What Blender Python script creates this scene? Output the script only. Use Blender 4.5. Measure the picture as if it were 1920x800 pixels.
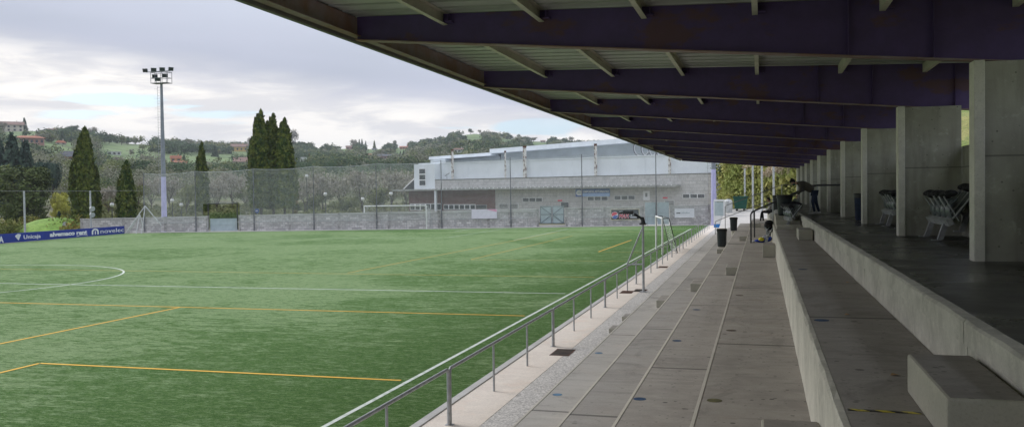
import bpy, bmesh, math, random
import numpy as np
from mathutils import Vector, Matrix, noise as mnoise

for o in list(bpy.data.objects): bpy.data.objects.remove(o)
scene = bpy.context.scene
COL = scene.collection
rng = random.Random(7)
R = math.radians

# ------------------------------------------------------------------ camera
EYE = 3.6
FPX = 1668.0
Yc = np.array([467.0, 44.0, -FPX]); Yc /= np.linalg.norm(Yc)
hor = np.array([-1, -.0131, 0.0])
Zc = np.cross(Yc, hor); Zc /= np.linalg.norm(Zc)
if Zc[1] < 0: Zc = -Zc
Xc = np.cross(Yc, Zc)
CM = np.array([Xc, Yc, Zc])
cam = bpy.data.cameras.new('camera'); co = bpy.data.objects.new('camera', cam); COL.objects.link(co)
cam.sensor_width = 36; cam.lens = FPX/1920*36; cam.clip_end = 6000; cam.clip_start = .05
mw = Matrix([[*CM[i], 0] for i in range(3)] + [[0, 0, 0, 1]])
mw.translation = (0, 0, EYE)
co.matrix_world = mw
scene.camera = co

def ray(x, y): return CM @ np.array([x-960, -(y-400), -FPX])
def dirv(x, y):
    d = ray(x, y); return d/np.linalg.norm(d)
def at_depth(x, y, dep):
    return np.array([0, 0, EYE]) + ray(x, y)*dep/FPX
def plane_hit(A, B, x, y, n=0.0):
    """u,z on the vertical plane through ground points A, B, moved n metres along its normal"""
    A = np.array(A[:2], float); B = np.array(B[:2], float)
    u = B-A; u /= np.hypot(*u); nn = np.array([u[1], -u[0]])
    r = ray(x, y); t = ((A+nn*n)@nn)/(r[:2]@nn); P = r*t
    return float((P[:2]-A)@u), float(P[2]+EYE)

# ------------------------------------------------------------------ sky
SUN_EL, SUN_AZ = R(34), R(-72)       # azimuth measured from +Y towards +X
world = bpy.data.worlds.new('World'); scene.world = world; world.use_nodes = True
nt = world.node_tree; nt.nodes.clear()
def N(t, tree=None, **kw):
    n = (tree or nt).nodes.new(t)
    for k, v in kw.items(): setattr(n, k, v)
    return n
def mathn(op, a, b=None, tree=None, clamp=False):
    tree = tree or nt
    n = tree.nodes.new('ShaderNodeMath'); n.operation = op; n.use_clamp = clamp
    for i, v in enumerate((a, b)):
        if v is None: continue
        if isinstance(v, (int, float)): n.inputs[i].default_value = v
        else: tree.links.new(v, n.inputs[i])
    return n.outputs[0]
def maprange(v, a, b, c=0., d=1., tree=None, smooth=True):
    tree = tree or nt
    n = tree.nodes.new('ShaderNodeMapRange'); n.interpolation_type = 'SMOOTHSTEP' if smooth else 'LINEAR'
    tree.links.new(v, n.inputs[0])
    for i, q in zip((1, 2, 3, 4), (a, b, c, d)): n.inputs[i].default_value = q
    return n.outputs[0]
def mixc(f, a, b, tree=None, mode='MIX'):
    tree = tree or nt
    n = tree.nodes.new('ShaderNodeMix'); n.data_type = 'RGBA'; n.blend_type = mode
    for s, v in ((n.inputs[0], f), (n.inputs[6], a), (n.inputs[7], b)):
        if isinstance(v, (int, float)): s.default_value = v
        elif isinstance(v, tuple): s.default_value = (*v[:3], 1)
        else: tree.links.new(v, s)
    return n.outputs[2]
def vdot(v, w, tree=None):
    tree = tree or nt
    n = tree.nodes.new('ShaderNodeVectorMath'); n.operation = 'DOT_PRODUCT'
    tree.links.new(v, n.inputs[0]); n.inputs[1].default_value = tuple(w)
    return n.outputs['Value']
L = nt.links
geo = N('ShaderNodeTexCoord'); D = geo.outputs['Generated']
sky = N('ShaderNodeTexSky'); sky.sky_type = 'NISHITA'; sky.sun_disc = False
sky.sun_elevation = SUN_EL; sky.sun_rotation = SUN_AZ; sky.air_density = 1.2; sky.dust_density = 1.5
sep = N('ShaderNodeSeparateXYZ'); L.new(D, sep.inputs[0])
mp = N('ShaderNodeMapping'); mp.inputs['Scale'].default_value = (2.2, 2.2, 13); L.new(D, mp.inputs[0])
def wnoise(scale, detail, rough=.55, dist=0., vec=None):
    n = N('ShaderNodeTexNoise'); n.inputs['Scale'].default_value = scale; n.inputs['Detail'].default_value = detail
    n.inputs['Roughness'].default_value = rough; n.inputs['Distortion'].default_value = dist
    L.new(vec or mp.outputs[0], n.inputs[0]); return n.outputs[0]
n1 = wnoise(1.5, 8, .55, .6); n2 = wnoise(4.5, 8, .6, .4); n3 = wnoise(.8, 4)
# cloud deck edge runs across the sky as a great circle
nd = np.cross(dirv(0, 95), dirv(900, 222)); nd /= np.linalg.norm(nd)
if nd[2] < 0: nd = -nd
s = vdot(D, nd)
s = mathn('ADD', s, mathn('MULTIPLY', mathn('SUBTRACT', n1, .5), .035))
deck = maprange(s, -.012, .03)
deckcol = mixc(maprange(s, 0., .13), (.305, .33, .40), (.455, .495, .575))
deckcol = mixc(maprange(n3, .35, .7), deckcol, mixc(.5, deckcol, (.43, .445, .54)))
low = mixc(maprange(n2, .38, .62), (.56, .55, .555), (.79, .755, .705))
low = mixc(maprange(n1, .52, .68, 0, .75), low, (.50, .495, .535))
# blue gaps low over the hills
gap = None
for (px, py, w, h, k) in [(175, 187, 85, 10, 1.0), (105, 214, 60, 9, .8), (395, 212, 105, 11, .8), (465, 205, 50, 4, .6), (335, 200, 50, 6, .7),
                       (985, 236, 85, 17, 1.25), (830, 240, 70, 6, .6), (250, 190, 40, 12, .9), (400, 232, 50, 7, .5)]:
    c = dirv(px, py); t = dirv(px+50, py-.6)-c; t /= np.linalg.norm(t); b = np.cross(c, t)
    du = mathn('DIVIDE', vdot(D, t), w/FPX); dv = mathn('DIVIDE', vdot(D, b), h/FPX)
    du = mathn('SUBTRACT', du, 0.0)
    q = mathn('ADD', mathn('MULTIPLY', du, du), mathn('MULTIPLY', dv, dv))
    # in front only
    g = mathn('MULTIPLY', mathn('EXPONENT', mathn('MULTIPLY', q, -.9)), k)
    g = mathn('MULTIPLY', g, mathn('GREATER_THAN', vdot(D, c), 0))
    gap = g if gap is None else mathn('MAXIMUM', gap, g)
gap = mathn('ADD', gap, mathn('MULTIPLY', mathn('SUBTRACT', n2, .5), 1.6))
gap = maprange(gap, .34, .70)
gap = mathn('MULTIPLY', gap, mathn('SUBTRACT', 1.0, deck))
clouds = mixc(gap, mixc(deck, low, deckcol), (.30, .47, .64))
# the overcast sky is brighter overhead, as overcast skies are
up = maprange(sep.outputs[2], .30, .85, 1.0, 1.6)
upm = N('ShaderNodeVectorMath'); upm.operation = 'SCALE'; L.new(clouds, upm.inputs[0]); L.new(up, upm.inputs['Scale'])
bg_sky = N('ShaderNodeBackground'); bg_sky.inputs[1].default_value = .15
skyt = N('ShaderNodeVectorMath'); skyt.operation = 'SCALE'; skyt.inputs['Scale'].default_value = 1.0
L.new(sky.outputs[0], skyt.inputs[0]); L.new(skyt.outputs[0], bg_sky.inputs[0])
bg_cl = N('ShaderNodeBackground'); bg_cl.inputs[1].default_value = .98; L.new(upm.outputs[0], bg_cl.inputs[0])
mixs = N('ShaderNodeMixShader'); L.new(mathn('SUBTRACT', 1.0, mathn('MULTIPLY', gap, .3)), mixs.inputs[0])
L.new(bg_sky.outputs[0], mixs.inputs[1]); L.new(bg_cl.outputs[0], mixs.inputs[2])
wo = N('ShaderNodeOutputWorld'); L.new(mixs.outputs[0], wo.inputs[0])

sun = bpy.data.lights.new('sun', 'SUN'); sun.energy = 1.5; sun.angle = R(26); sun.color = (1, .96, .9)
so = bpy.data.objects.new('sun', sun); COL.objects.link(so)
sd = Vector((math.sin(SUN_AZ)*math.cos(SUN_EL), math.cos(SUN_AZ)*math.cos(SUN_EL), math.sin(SUN_EL)))
so.rotation_euler = sd.to_track_quat('Z', 'Y').to_euler(); so.location = (-30, 20, 60)
vs = scene.view_settings
vs.view_transform = 'Standard'; vs.look = 'None'; vs.gamma = 1; vs.exposure = .72; vs.use_curve_mapping = False

# ------------------------------------------------------------------ materials
def newmat(name):
    m = bpy.data.materials.new(name); m.use_nodes = True
    t = m.node_tree; return m, t, t.nodes['Principled BSDF']
def tnoise(t, scale, detail=4, rough=.6, coord=None, sc=(1, 1, 1), out=0, dist=0.):
    tc = t.nodes.new('ShaderNodeTexCoord'); mpn = t.nodes.new('ShaderNodeMapping')
    mpn.inputs['Scale'].default_value = sc
    t.links.new(tc.outputs[coord or 'Object'], mpn.inputs[0])
    n = t.nodes.new('ShaderNodeTexNoise'); n.inputs['Scale'].default_value = scale
    n.inputs['Detail'].default_value = detail; n.inputs['Roughness'].default_value = rough; n.inputs['Distortion'].default_value = dist
    t.links.new(mpn.outputs[0], n.inputs[0]); return n.outputs[out]
def bump(t, p, h, strength=.3, dist=.02):
    b = t.nodes.new('ShaderNodeBump'); b.inputs['Strength'].default_value = strength; b.inputs['Distance'].default_value = dist
    t.links.new(h, b.inputs['Height']); t.links.new(b.outputs[0], p.inputs['Normal'])
MATS = {}
def basic(name, col, rough=.7, var=.18, scale=3., metal=0., bmp=.15, spec=.4, col2=None, sc=(1, 1, 1), sharp=(.3, .7)):
    m, t, p = newmat(name)
    n = tnoise(t, scale, 6, .6, sc=sc); f = tnoise(t, scale*9, 3, .6, sc=sc)
    c2 = col2 or tuple(c*(1-var*2) for c in col)
    c = mixc(maprange(n, *sharp, tree=t), col, c2, t)
    c = mixc(maprange(f, .35, .7, 0, var, tree=t), c, tuple(q*.55 for q in col), t)
    t.links.new(c, p.inputs['Base Color'])
    p.inputs['Roughness'].default_value = rough; p.inputs['Metallic'].default_value = metal
    p.inputs['Specular IOR Level'].default_value = spec
    if bmp: bump(t, p, f, bmp, .01)
    MATS[name] = m; return m

def concrete(name, col, rough=.8, joint=None, stain=.35, spots=0., dark=None, scale=1.0, spec=.3, speck=0., red=0.):
    m, t, p = newmat(name)
    a = tnoise(t, .55*scale, 5, .6, dist=.4); b = tnoise(t, 3.5*scale, 6, .65); f = tnoise(t, 45, 3, .7)
    dk = dark or tuple(c*.55 for c in col)
    c = mixc(maprange(a, .35, .68, 0, stain, tree=t), col, dk, t)
    c = mixc(maprange(b, .4, .72, 0, stain, tree=t), c, tuple(q*1.25 for q in col), t)
    c = mixc(maprange(f, .45, .75, 0, .35, tree=t), c, tuple(q*.5 for q in col), t)
    if spots:
        dp = tnoise(t, .8, 8, .72, sc=(1.2, .8, 1), dist=1.); c = mixc(maprange(dp, .54, .64, 0, .5, tree=t), c, tuple(q*.5 for q in col), t)
    if joint:
        stq = tnoise(t, 2.6, 7, .75, sc=(.35, 2.2, 1)); c = mixc(maprange(stq, .50, .68, 0, .55, tree=t), c, tuple(q*.55 for q in col), t); c = mixc(maprange(stq, .30, .44, .4, 0, tree=t), c, tuple(q*1.3 for q in col), t)
    if red:
        r1 = tnoise(t, 1.7, 4, .6); c = mixc(maprange(r1, .52, .7, 0, red, tree=t), c, (col[0]*1.02, col[1]*.80, col[2]*.68), t)
    if speck:
        v = t.nodes.new('ShaderNodeTexVoronoi'); v.inputs['Scale'].default_value = 38
        tc = t.nodes.new('ShaderNodeTexCoord'); t.links.new(tc.outputs['Object'], v.inputs[0])
        sp = t.nodes.new('ShaderNodeSeparateColor'); t.links.new(v.outputs['Color'], sp.inputs[0])
        c = mixc(maprange(sp.outputs[0], .0, 1., 0, speck, tree=t), c, tuple(q*.35 for q in col), t)
    if spots:   # gum and dirt spots of many sizes
        for s_, th, st in ((1.3, .06, .9), (3.1, .13, .8), (6.5, .17, .65), (11, .18, .5)):
            v = t.nodes.new('ShaderNodeTexVoronoi'); v.inputs['Scale'].default_value = s_
            tc = t.nodes.new('ShaderNodeTexCoord'); mpn = t.nodes.new('ShaderNodeMapping'); mpn.inputs['Location'].default_value = (s_, s_*2, 0)
            mpn.inputs['Scale'].default_value = (1, 1, 0)
            t.links.new(tc.outputs['Object'], mpn.inputs[0]); t.links.new(mpn.outputs[0], v.inputs[0])
            sp = t.nodes.new('ShaderNodeSeparateColor'); t.links.new(v.outputs['Color'], sp.inputs[0])
            k = mathn('MULTIPLY', maprange(v.outputs['Distance'], th*.75, th, 1, 0, tree=t), mathn('GREATER_THAN', sp.outputs[0], .55, t), t)
            c = mixc(mathn('MULTIPLY', k, st*spots, t), c, tuple(q*.25 for q in col), t)
    if joint:
        per, off = joint
        tc = t.nodes.new('ShaderNodeTexCoord'); sx = t.nodes.new('ShaderNodeSeparateXYZ'); t.links.new(tc.outputs['Object'], sx.inputs[0])
        fr = mathn('FRACT', mathn('DIVIDE', mathn('ADD', sx.outputs[1], off+800*per, t), per, t), None, t)
        k = mathn('LESS_THAN', fr, .085/per, t)
        c = mixc(mathn('MULTIPLY', k, .85, t), c, tuple(q*.18 for q in col), t)
        # each cast slab has its own tone
        fl = mathn('FLOOR', mathn('DIVIDE', mathn('ADD', sx.outputs[1], off+800*per, t), per, t), None, t)
        wn = t.nodes.new('ShaderNodeTexWhiteNoise'); wn.noise_dimensions = '1D'; t.links.new(fl, wn.inputs['W'])
        c = mixc(mathn('MULTIPLY', wn.outputs[0], .25, t), c, dk, t)
    t.links.new(c, p.inputs['Base Color']); p.inputs['Specular IOR Level'].default_value = spec
    rr = maprange(a, .35, .65, rough-.12, rough+.08, tree=t); t.links.new(rr, p.inputs['Roughness'])
    bump(t, p, f, .35, .006)
    MATS[name] = m; return m

concrete('tread1', (.47, .445, .41), joint=(7.7, 1.0), spots=.35, stain=.25, red=.12)
concrete('tread2', (.36, .34, .315), joint=(8.0, 1.9), spots=.6, stain=.35, red=.1)
concrete('tread3', (.345, .32, .29), joint=(7.8, .6), spots=1.3, stain=.45, red=.08)
concrete('tread4', (.37, .34, .305), joint=(8.1, 7.9), spots=1.3, stain=.55, red=.15)
concrete('tread5', (.33, .305, .275), joint=(7.9, 3.2), spots=1., stain=.4)
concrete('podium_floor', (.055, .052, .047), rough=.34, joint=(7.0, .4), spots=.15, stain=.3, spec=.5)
concrete('kerb_concrete', (.58, .555, .48), rough=.85, stain=.5, dark=(.27, .26, .22), scale=2.2)
concrete('pillar_edge', (.70, .69, .60), rough=.85, stain=.3, dark=(.45, .44, .38), scale=2.2)  # lighter than the fins: brighter light on the front edge put into the colour
concrete('lit_edge', (.52, .49, .43), rough=.8, stain=.3)  # step edge catching the light, put in as paler concrete
concrete('block', (.44, .42, .35), rough=.85, stain=.3)
concrete('walk', (.76, .68, .60), rough=.85, stain=.3, dark=(.52, .45, .40), red=.2, speck=.12)
concrete('aggregate', (.68, .65, .62), rough=.9, stain=.2, speck=.75)
concrete('paving', (.55, .52, .48), rough=.9, stain=.3, speck=.2)
concrete('cap_light', (.5, .49, .47), rough=.85, stain=.35)

# pillars: board-marked cast concrete with a pour joint and tie holes
m, t, p = newmat('pillar')
a = tnoise(t, 1.1, 6, .6); b = tnoise(t, 5, 6, .7); f = tnoise(t, 40, 3, .7); st = tnoise(t, 1.2, 5, .6, sc=(3, 3, .35))
c = mixc(maprange(a, .35, .7, 0, .6, tree=t), (.40, .40, .335), (.23, .225, .185), t)
c = mixc(maprange(st, .45, .75, 0, .45, tree=t), c, (.14, .135, .11), t)
c = mixc(maprange(b, .54, .70, 0, .55, tree=t), c, (.52, .52, .45), t)
tc = t.nodes.new('ShaderNodeTexCoord'); sx = t.nodes.new('ShaderNodeSeparateXYZ'); t.links.new(tc.outputs['Object'], sx.inputs[0])
for z in (4.02,):
    k = mathn('LESS_THAN', mathn('ABSOLUTE', mathn('SUBTRACT', sx.outputs[2], z, t), None, t), .012, t)
    c = mixc(mathn('MULTIPLY', k, .6, t), c, (.09, .09, .08), t)
k = mathn('LESS_THAN', mathn('ABSOLUTE', mathn('SUBTRACT', sx.outputs[0], 3.42, t), None, t), .008, t)
k = mathn('MULTIPLY', k, mathn('LESS_THAN', sx.outputs[2], 4.02, t), t)
c = mixc(mathn('MULTIPLY', k, .5, t), c, (.09, .09, .08), t)
v = t.nodes.new('ShaderNodeTexVoronoi'); v.inputs['Scale'].default_value = 7; t.links.new(tc.outputs['Object'], v.inputs[0])
c = mixc(maprange(v.outputs['Distance'], .05, .12, .7, 0, tree=t), c, (.08, .08, .07), t)
t.links.new(c, p.inputs['Base Color']); p.inputs['Roughness'].default_value = .85; bump(t, p, f, .4, .008)
MATS['pillar'] = m

# purple painted steel with rust blooms
m, t, p = newmat('beam')
a = tnoise(t, 1.0, 6, .65, sc=(1, .7, 2.0)); b = tnoise(t, 4, 6, .65)
c = mixc(maprange(b, .3, .7, 0, .6, tree=t), (.10, .062, .20), (.072, .045, .135), t)
c = mixc(maprange(a, .53, .62, 0, .65, tree=t), c, (.14, .065, .045), t)
t.links.new(c, p.inputs['Base Color']); p.inputs['Roughness'].default_value = .6; MATS['beam'] = m
basic('flange', (.30, .24, .25), .6, .25, 2., col2=(.24, .13, .09))
basic('purlin', (.66, .63, .53), .6, .2, 1.5, metal=0., col2=(.52, .50, .42))
basic('roof_sheet', (.52, .53, .50), .5, .12, .7, col2=(.40, .41, .39))
basic('roof_edge', (.16, .16, .14), .6, .15)
basic('galv', (.47, .48, .49), .5, .25, 6., metal=.35, col2=(.30, .31, .32))
basic('galv_light', (.55, .57, .58), .5, .15, 6., metal=.3)
basic('handrail', (.33, .31, .30), .5, .2, 8., metal=.5)
basic('dark_metal', (.045, .045, .05), .5, .15)
basic('pole_grey', (.21, .22, .23), .6, .2, 2.)
basic('mast_grey', (.27, .29, .33), .5, .12, 2.)
basic('lavender', (.56, .53, .82), .6, .1, 2.)
basic('white_paint', (.80, .80, .78), .5, .08, 4.)
basic('white_dirty', (.66, .67, .66), .6, .2, 2.)
basic('bin_plastic', (.022, .03, .033), .45, .15)
basic('bin_lid', (.012, .013, .015), .35, .1)
basic('bin_rim', (.5, .36, .2), .6, .1)
basic('seat_plastic', (.14, .165, .17), .3, .15, 5., spec=.6)
basic('seat_black', (.012, .012, .014), .6, .1)
basic('black_cloth', (.012, .012, .015), .9, .1)
basic('grey_cloth', (.62, .61, .58), .9, .15, 8.)
basic('brown_cloth', (.09, .08, .06), .9, .2, 8.)
basic('navy_cloth', (.03, .045, .09), .9, .2, 8.)
basic('dark_trousers', (.015, .016, .02), .9, .2)
basic('skin', (.45, .28, .2), .55, .08, 10., bmp=.05)
basic('hair', (.012, .009, .007), .6, .2, 30.)
basic('mask_green', (.02, .13, .11), .8, .1)
basic('shoe_white', (.7, .7, .7), .6, .1)
basic('royal_blue', (.012, .035, .30), .5, .08, 1.)
basic('blue_cloth', (.02, .06, .4), .8, .1)
basic('yellow_cloth', (.75, .65, .05), .8, .1)
basic('gate_grey', (.46, .53, .55), .55, .12, 2., col2=(.38, .45, .47))
basic('gate_frame', (.18, .22, .24), .55, .12)
basic('black_panel', (.012, .018, .03), .4, .05)
basic('pepsi_red', (.75, .02, .07), .5, .05)
basic('pepsi_blue', (.01, .1, .5), .5, .05)
basic('sign_white', (.82, .82, .84), .5, .05)
basic('banner_white', (.78, .74, .82), .6, .06)
basic('banner_pink', (.8, .4, .55), .6, .05)
basic('sign_blue', (.05, .13, .42), .5, .05)
basic('sign_pale', (.35, .52, .85), .5, .05)
basic('cream_frame', (.72, .66, .5), .6, .05)
basic('sky_panel', (.80, .84, .87), .6, .05, .5)
basic('hall_grey', (.52, .56, .57), .6, .08, .6)
basic('roof_white', (.82, .86, .89), .5, .08, .5)
basic('roof_dark', (.04, .04, .045), .7, .1)
basic('window_glass', (.035, .04, .05), .15, .1, spec=.6)
basic('window_frame', (.8, .8, .8), .5, .05)
basic('brown_brick', (.13, .075, .07), .85, .2, 3.)
basic('pale_band', (.52, .5, .49), .8, .1)
basic('rust_white', (.72, .70, .66), .8, .1, 4., col2=(.12, .06, .035), sharp=(.50, .56), sc=(1, 1, .5))
basic('rusty', (.16, .075, .05), .8, .3, 3.)
basic('canopy', (.42, .42, .40), .8, .2, 1.)
basic('grate', (.09, .075, .06), .7, .3)
basic('line_white', (.62, .66, .60), .9, .2, 6., col2=(.36, .44, .34), sharp=(.45, .7))
basic('line_orange', (.70, .40, .05), .9, .12, 6., col2=(.50, .36, .08), sharp=(.45, .85))
basic('dot_blue', (.02, .07, .17), .8, .3, 9.)
basic('dot_light_blue', (.11, .24, .38), .8, .3, 9.)
basic('dot_olive', (.15, .14, .055), .8, .3, 9.)
basic('dot_brown', (.12, .085, .06), .8, .3, 9.)
basic('trunk', (.11, .085, .065), .9, .3, 3.)
basic('glass_globe', (.7, .7, .68), .3, .05)
basic('container_green', (.015, .085, .06), .6, .1)
basic('blue_base', (.03, .22, .6), .5, .1)
basic('tile_red', (.42, .16, .09), .85, .2, .8)
basic('tile_dull', (.30, .19, .15), .85, .2, .8)
basic('slate', (.12, .125, .14), .8, .2, .8)
basic('wall_cream', (.62, .56, .46), .85, .12, .5)
basic('wall_pink', (.42, .24, .20), .85, .12, .5)
basic('wall_yellow', (.66, .45, .14), .85, .12, .5)
basic('wall_white', (.68, .68, .66), .85, .12, .5)
basic('wall_orange', (.60, .28, .12), .85, .12, .5)
basic('leaflet', (.55, .34, .18), .8, .1)

# tape with slanting black and yellow bars
m, t, p = newmat('tape'); tc = t.nodes.new('ShaderNodeTexCoord'); sx = t.nodes.new('ShaderNodeSeparateXYZ'); t.links.new(tc.outputs['Object'], sx.inputs[0])
k = mathn('GREATER_THAN', mathn('FRACT', mathn('MULTIPLY', mathn('ADD', sx.outputs[0], sx.outputs[1], t), 6.2, t), None, t), .5, t)
wr = tnoise(t, 14, 4); k2 = maprange(wr, .5, .6, 0, .7, tree=t)
c = mixc(k2, mixc(k, (.02, .02, .02), (.62, .52, .05), t), (.12, .11, .09), t)
t.links.new(c, p.inputs['Base Color']); MATS['tape'] = m

def masonry(name, c1, c2, mortar, w, h, rough=.9, offs=.5, msize=.02, vary=.6):
    m, t, p = newmat(name)
    tc = t.nodes.new('ShaderNodeTexCoord'); sx = t.nodes.new('ShaderNodeSeparateXYZ'); t.links.new(tc.outputs['Object'], sx.inputs[0])
    cb = t.nodes.new('ShaderNodeCombineXYZ')
    t.links.new(mathn('ADD', mathn('MULTIPLY', sx.outputs[0], .955, t), mathn('MULTIPLY', sx.outputs[1], .295, t), t), cb.inputs[0])
    t.links.new(sx.outputs[2], cb.inputs[1])
    br = t.nodes.new('ShaderNodeTexBrick'); t.links.new(cb.outputs[0], br.inputs[0])
    br.inputs['Color1'].default_value = (*c1, 1); br.inputs['Color2'].default_value = (*c2, 1); br.inputs['Mortar'].default_value = (*mortar, 1)
    br.inputs['Scale'].default_value = 1; br.inputs['Brick Width'].default_value = w; br.inputs['Row Height'].default_value = h
    br.inputs['Mortar Size'].default_value = msize; br.offset = offs
    n = tnoise(t, 1.3, 5, .7); n2_ = tnoise(t, 4.5, 4, .7)
    c = mixc(maprange(n, .4, .7, 0, vary, tree=t), br.outputs['Color'], tuple(q*.5 for q in c1), t)
    c = mixc(maprange(n2_, .5, .75, 0, vary*.6, tree=t), c, tuple(min(.8, q*1.7) for q in c1), t)
    t.links.new(c, p.inputs['Base Color']); p.inputs['Roughness'].default_value = rough
    bump(t, p, br.outputs['Fac'], -.5, .02)
    MATS[name] = m
masonry('stone_wall', (.68, .65, .63), (.36, .345, .335), (.34, .325, .315), .50, .22, msize=.022, vary=.8)
basic('pilaster', (.50, .48, .46), .9, .25, 4.)
masonry('block_wall', (.56, .54, .525), (.49, .47, .455), (.38, .37, .36), .8, .4, msize=.03, vary=.55)
masonry('brick_dark', (.15, .06, .055), (.19, .08, .075), (.10, .055, .05), .5, .16, msize=.02, vary=.3)

# artificial turf: mottled streaks, with pale sheen put into the colour
m, t, p = newmat('turf')
# broad light and dark drifts (stretched along X), and the fine tuft grain
big = tnoise(t, .11, 5, .6, sc=(.9, 1.0, 1), dist=.8)
mid = tnoise(t, 2.1, 9, .80, sc=(.42, 1.1, 1), dist=1.4)
mid2 = tnoise(t, .5, 6, .7, sc=(1.2, .6, 1), dist=1.2)
smal = tnoise(t, 6.5, 6, .75, sc=(.6, 1.3, 1))
grain = tnoise(t, 55, 4, .8); gr2 = tnoise(t, 16, 5, .75)
x = mathn('ADD', mathn('MULTIPLY', mid, .52, t), mathn('MULTIPLY', big, .30, t), t)
x = mathn('ADD', x, mathn('MULTIPLY', mid2, .10, t), t)
x = mathn('ADD', x, mathn('MULTIPLY', smal, .16, t), t)
tc = t.nodes.new('ShaderNodeTexCoord'); sx = t.nodes.new('ShaderNodeSeparateXYZ'); t.links.new(tc.outputs['Object'], sx.inputs[0])
# paler over the middle of the pitch, darker along the stand side
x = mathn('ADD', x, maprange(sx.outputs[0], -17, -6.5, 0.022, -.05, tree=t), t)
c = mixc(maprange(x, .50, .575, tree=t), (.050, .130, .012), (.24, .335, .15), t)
for sc_, f_ in ((4.2, .42), (9.5, .42), (23, .5)):
    q_ = tnoise(t, sc_, 3, .7, sc=(.5, 1.25, 1), dist=.8)
    c = mixc(maprange(q_, .50, .62, 0, f_, tree=t), c, (.032, .088, .012), t)
    c = mixc(maprange(q_, .37, .47, f_*.85, 0, tree=t), c, (.26, .36, .18), t)
c = mixc(maprange(grain, .45, .62, 0, .55, tree=t), c, (.02, .055, .010), t)
c = mixc(maprange(grain, .36, .47, .5, 0, tree=t), c, (.29, .39, .20), t)
t.links.new(c, p.inputs['Base Color']); p.inputs['Roughness'].default_value = .85; p.inputs['Specular IOR Level'].default_value = .08
b1 = t.nodes.new('ShaderNodeBump'); b1.inputs['Strength'].default_value = .8; b1.inputs['Distance'].default_value = .03; t.links.new(grain, b1.inputs['Height'])
b2 = t.nodes.new('ShaderNodeBump'); b2.inputs['Strength'].default_value = .6; b2.inputs['Distance'].default_value = .12; t.links.new(x, b2.inputs['Height'])
t.links.new(b1.outputs[0], b2.inputs['Normal']); t.links.new(b2.outputs[0], p.inputs['Normal'])
MATS['turf'] = m

# pasture and scrubby ground of the hills
m, t, p = newmat('hill_ground')
a = tnoise(t, .012, 4, .5); b = tnoise(t, .05, 6, .6); f = tnoise(t, .6, 4, .7)
c = mixc(maprange(a, .44, .54, tree=t), (.10, .175, .042), (.15, .225, .065), t)
c = mixc(maprange(b, .55, .66, 0, .8, tree=t), c, (.10, .105, .05), t)
c = mixc(maprange(f, .4, .7, 0, .5, tree=t), c, (.06, .09, .03), t)
f2 = tnoise(t, .12, 5, .7); c = mixc(maprange(f2, .48, .62, 0, .55, tree=t), c, (.085, .11, .045), t)
tc = t.nodes.new('ShaderNodeTexCoord'); sx = t.nodes.new('ShaderNodeSeparateXYZ'); t.links.new(tc.outputs['Object'], sx.inputs[0])
c = mixc(mathn('MULTIPLY', maprange(sx.outputs[2], 1., 7., 1, 0, tree=t), maprange(b, .36, .6, .55, 1, tree=t), t), c, (.15, .14, .075), t)
t.links.new(c, p.inputs['Base Color']); p.inputs['Roughness'].default_value = .95; MATS['hill_ground'] = m
m, t, p = newmat('bank_ground')
a = tnoise(t, .22, 5, .6); f = tnoise(t, 3, 5, .7)
c = mixc(maprange(a, .42, .60, tree=t), (.19, .24, .055), (.36, .33, .11), t)
c = mixc(maprange(f, .42, .7, 0, .6, tree=t), c, (.08, .11, .03), t)
t.links.new(c, p.inputs['Base Color']); p.inputs['Roughness'].default_value = .95; bump(t, p, f, .8, .2); MATS['bank_ground'] = m
def foliage(name, c1, c2, scale=.8, rnd=.35, trans=.0):
    m, t, p = newmat(name)
    n = tnoise(t, scale, 3, .6); f = tnoise(t, scale*6, 2, .5)
    c = mixc(maprange(n, .38, .62, tree=t), c1, c2, t)
    c = mixc(maprange(f, .35, .65, 0, .5, tree=t), c, tuple(q*.5 for q in c1), t)
    oi = t.nodes.new('ShaderNodeObjectInfo')
    c = mixc(mathn('MULTIPLY', oi.outputs['Random'], rnd, t), c, tuple(q*.6 for q in c2), t)
    t.links.new(c, p.inputs['Base Color']); p.inputs['Roughness'].default_value = .8; p.inputs['Specular IOR Level'].default_value = .15
    MATS[name] = m
foliage('cypress_leaf', (.04, .078, .016), (.165, .19, .035), 1.6)
foliage('gold_leaf', (.20, .13, .03), (.26, .18, .04))
foliage('oak_leaf', (.085, .12, .038), (.16, .19, .065), .9, .1)
foliage('pine_leaf', (.05, .085, .065), (.085, .13, .09), .3, .1)
foliage('olive_leaf', (.15, .175, .065), (.25, .26, .10), .3)
foliage('hedge_leaf', (.11, .17, .05), (.18, .25, .08), .5)
foliage('bare_twigs', (.34, .31, .26), (.46, .42, .33), .3)
foliage('yellow_leaf', (.42, .42, .07), (.55, .53, .12), .5, 0)
foliage('bush_leaf', (.14, .20, .045), (.34, .26, .07), .5)
foliage('hill_dark', (.055, .10, .045), (.10, .155, .065), .11)
foliage('hill_olive', (.13, .165, .06), (.23, .25, .09), .11)
foliage('hill_bare', (.20, .205, .14), (.32, .32, .21), .11)
foliage('pampas_plume', (.68, .58, .42), (.75, .62, .45), 2.)
foliage('bank_leaf', (.27, .33, .08), (.52, .48, .17), .3)

foliage('grass_bright', (.15, .27, .04), (.24, .38, .07), 1.)
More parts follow.
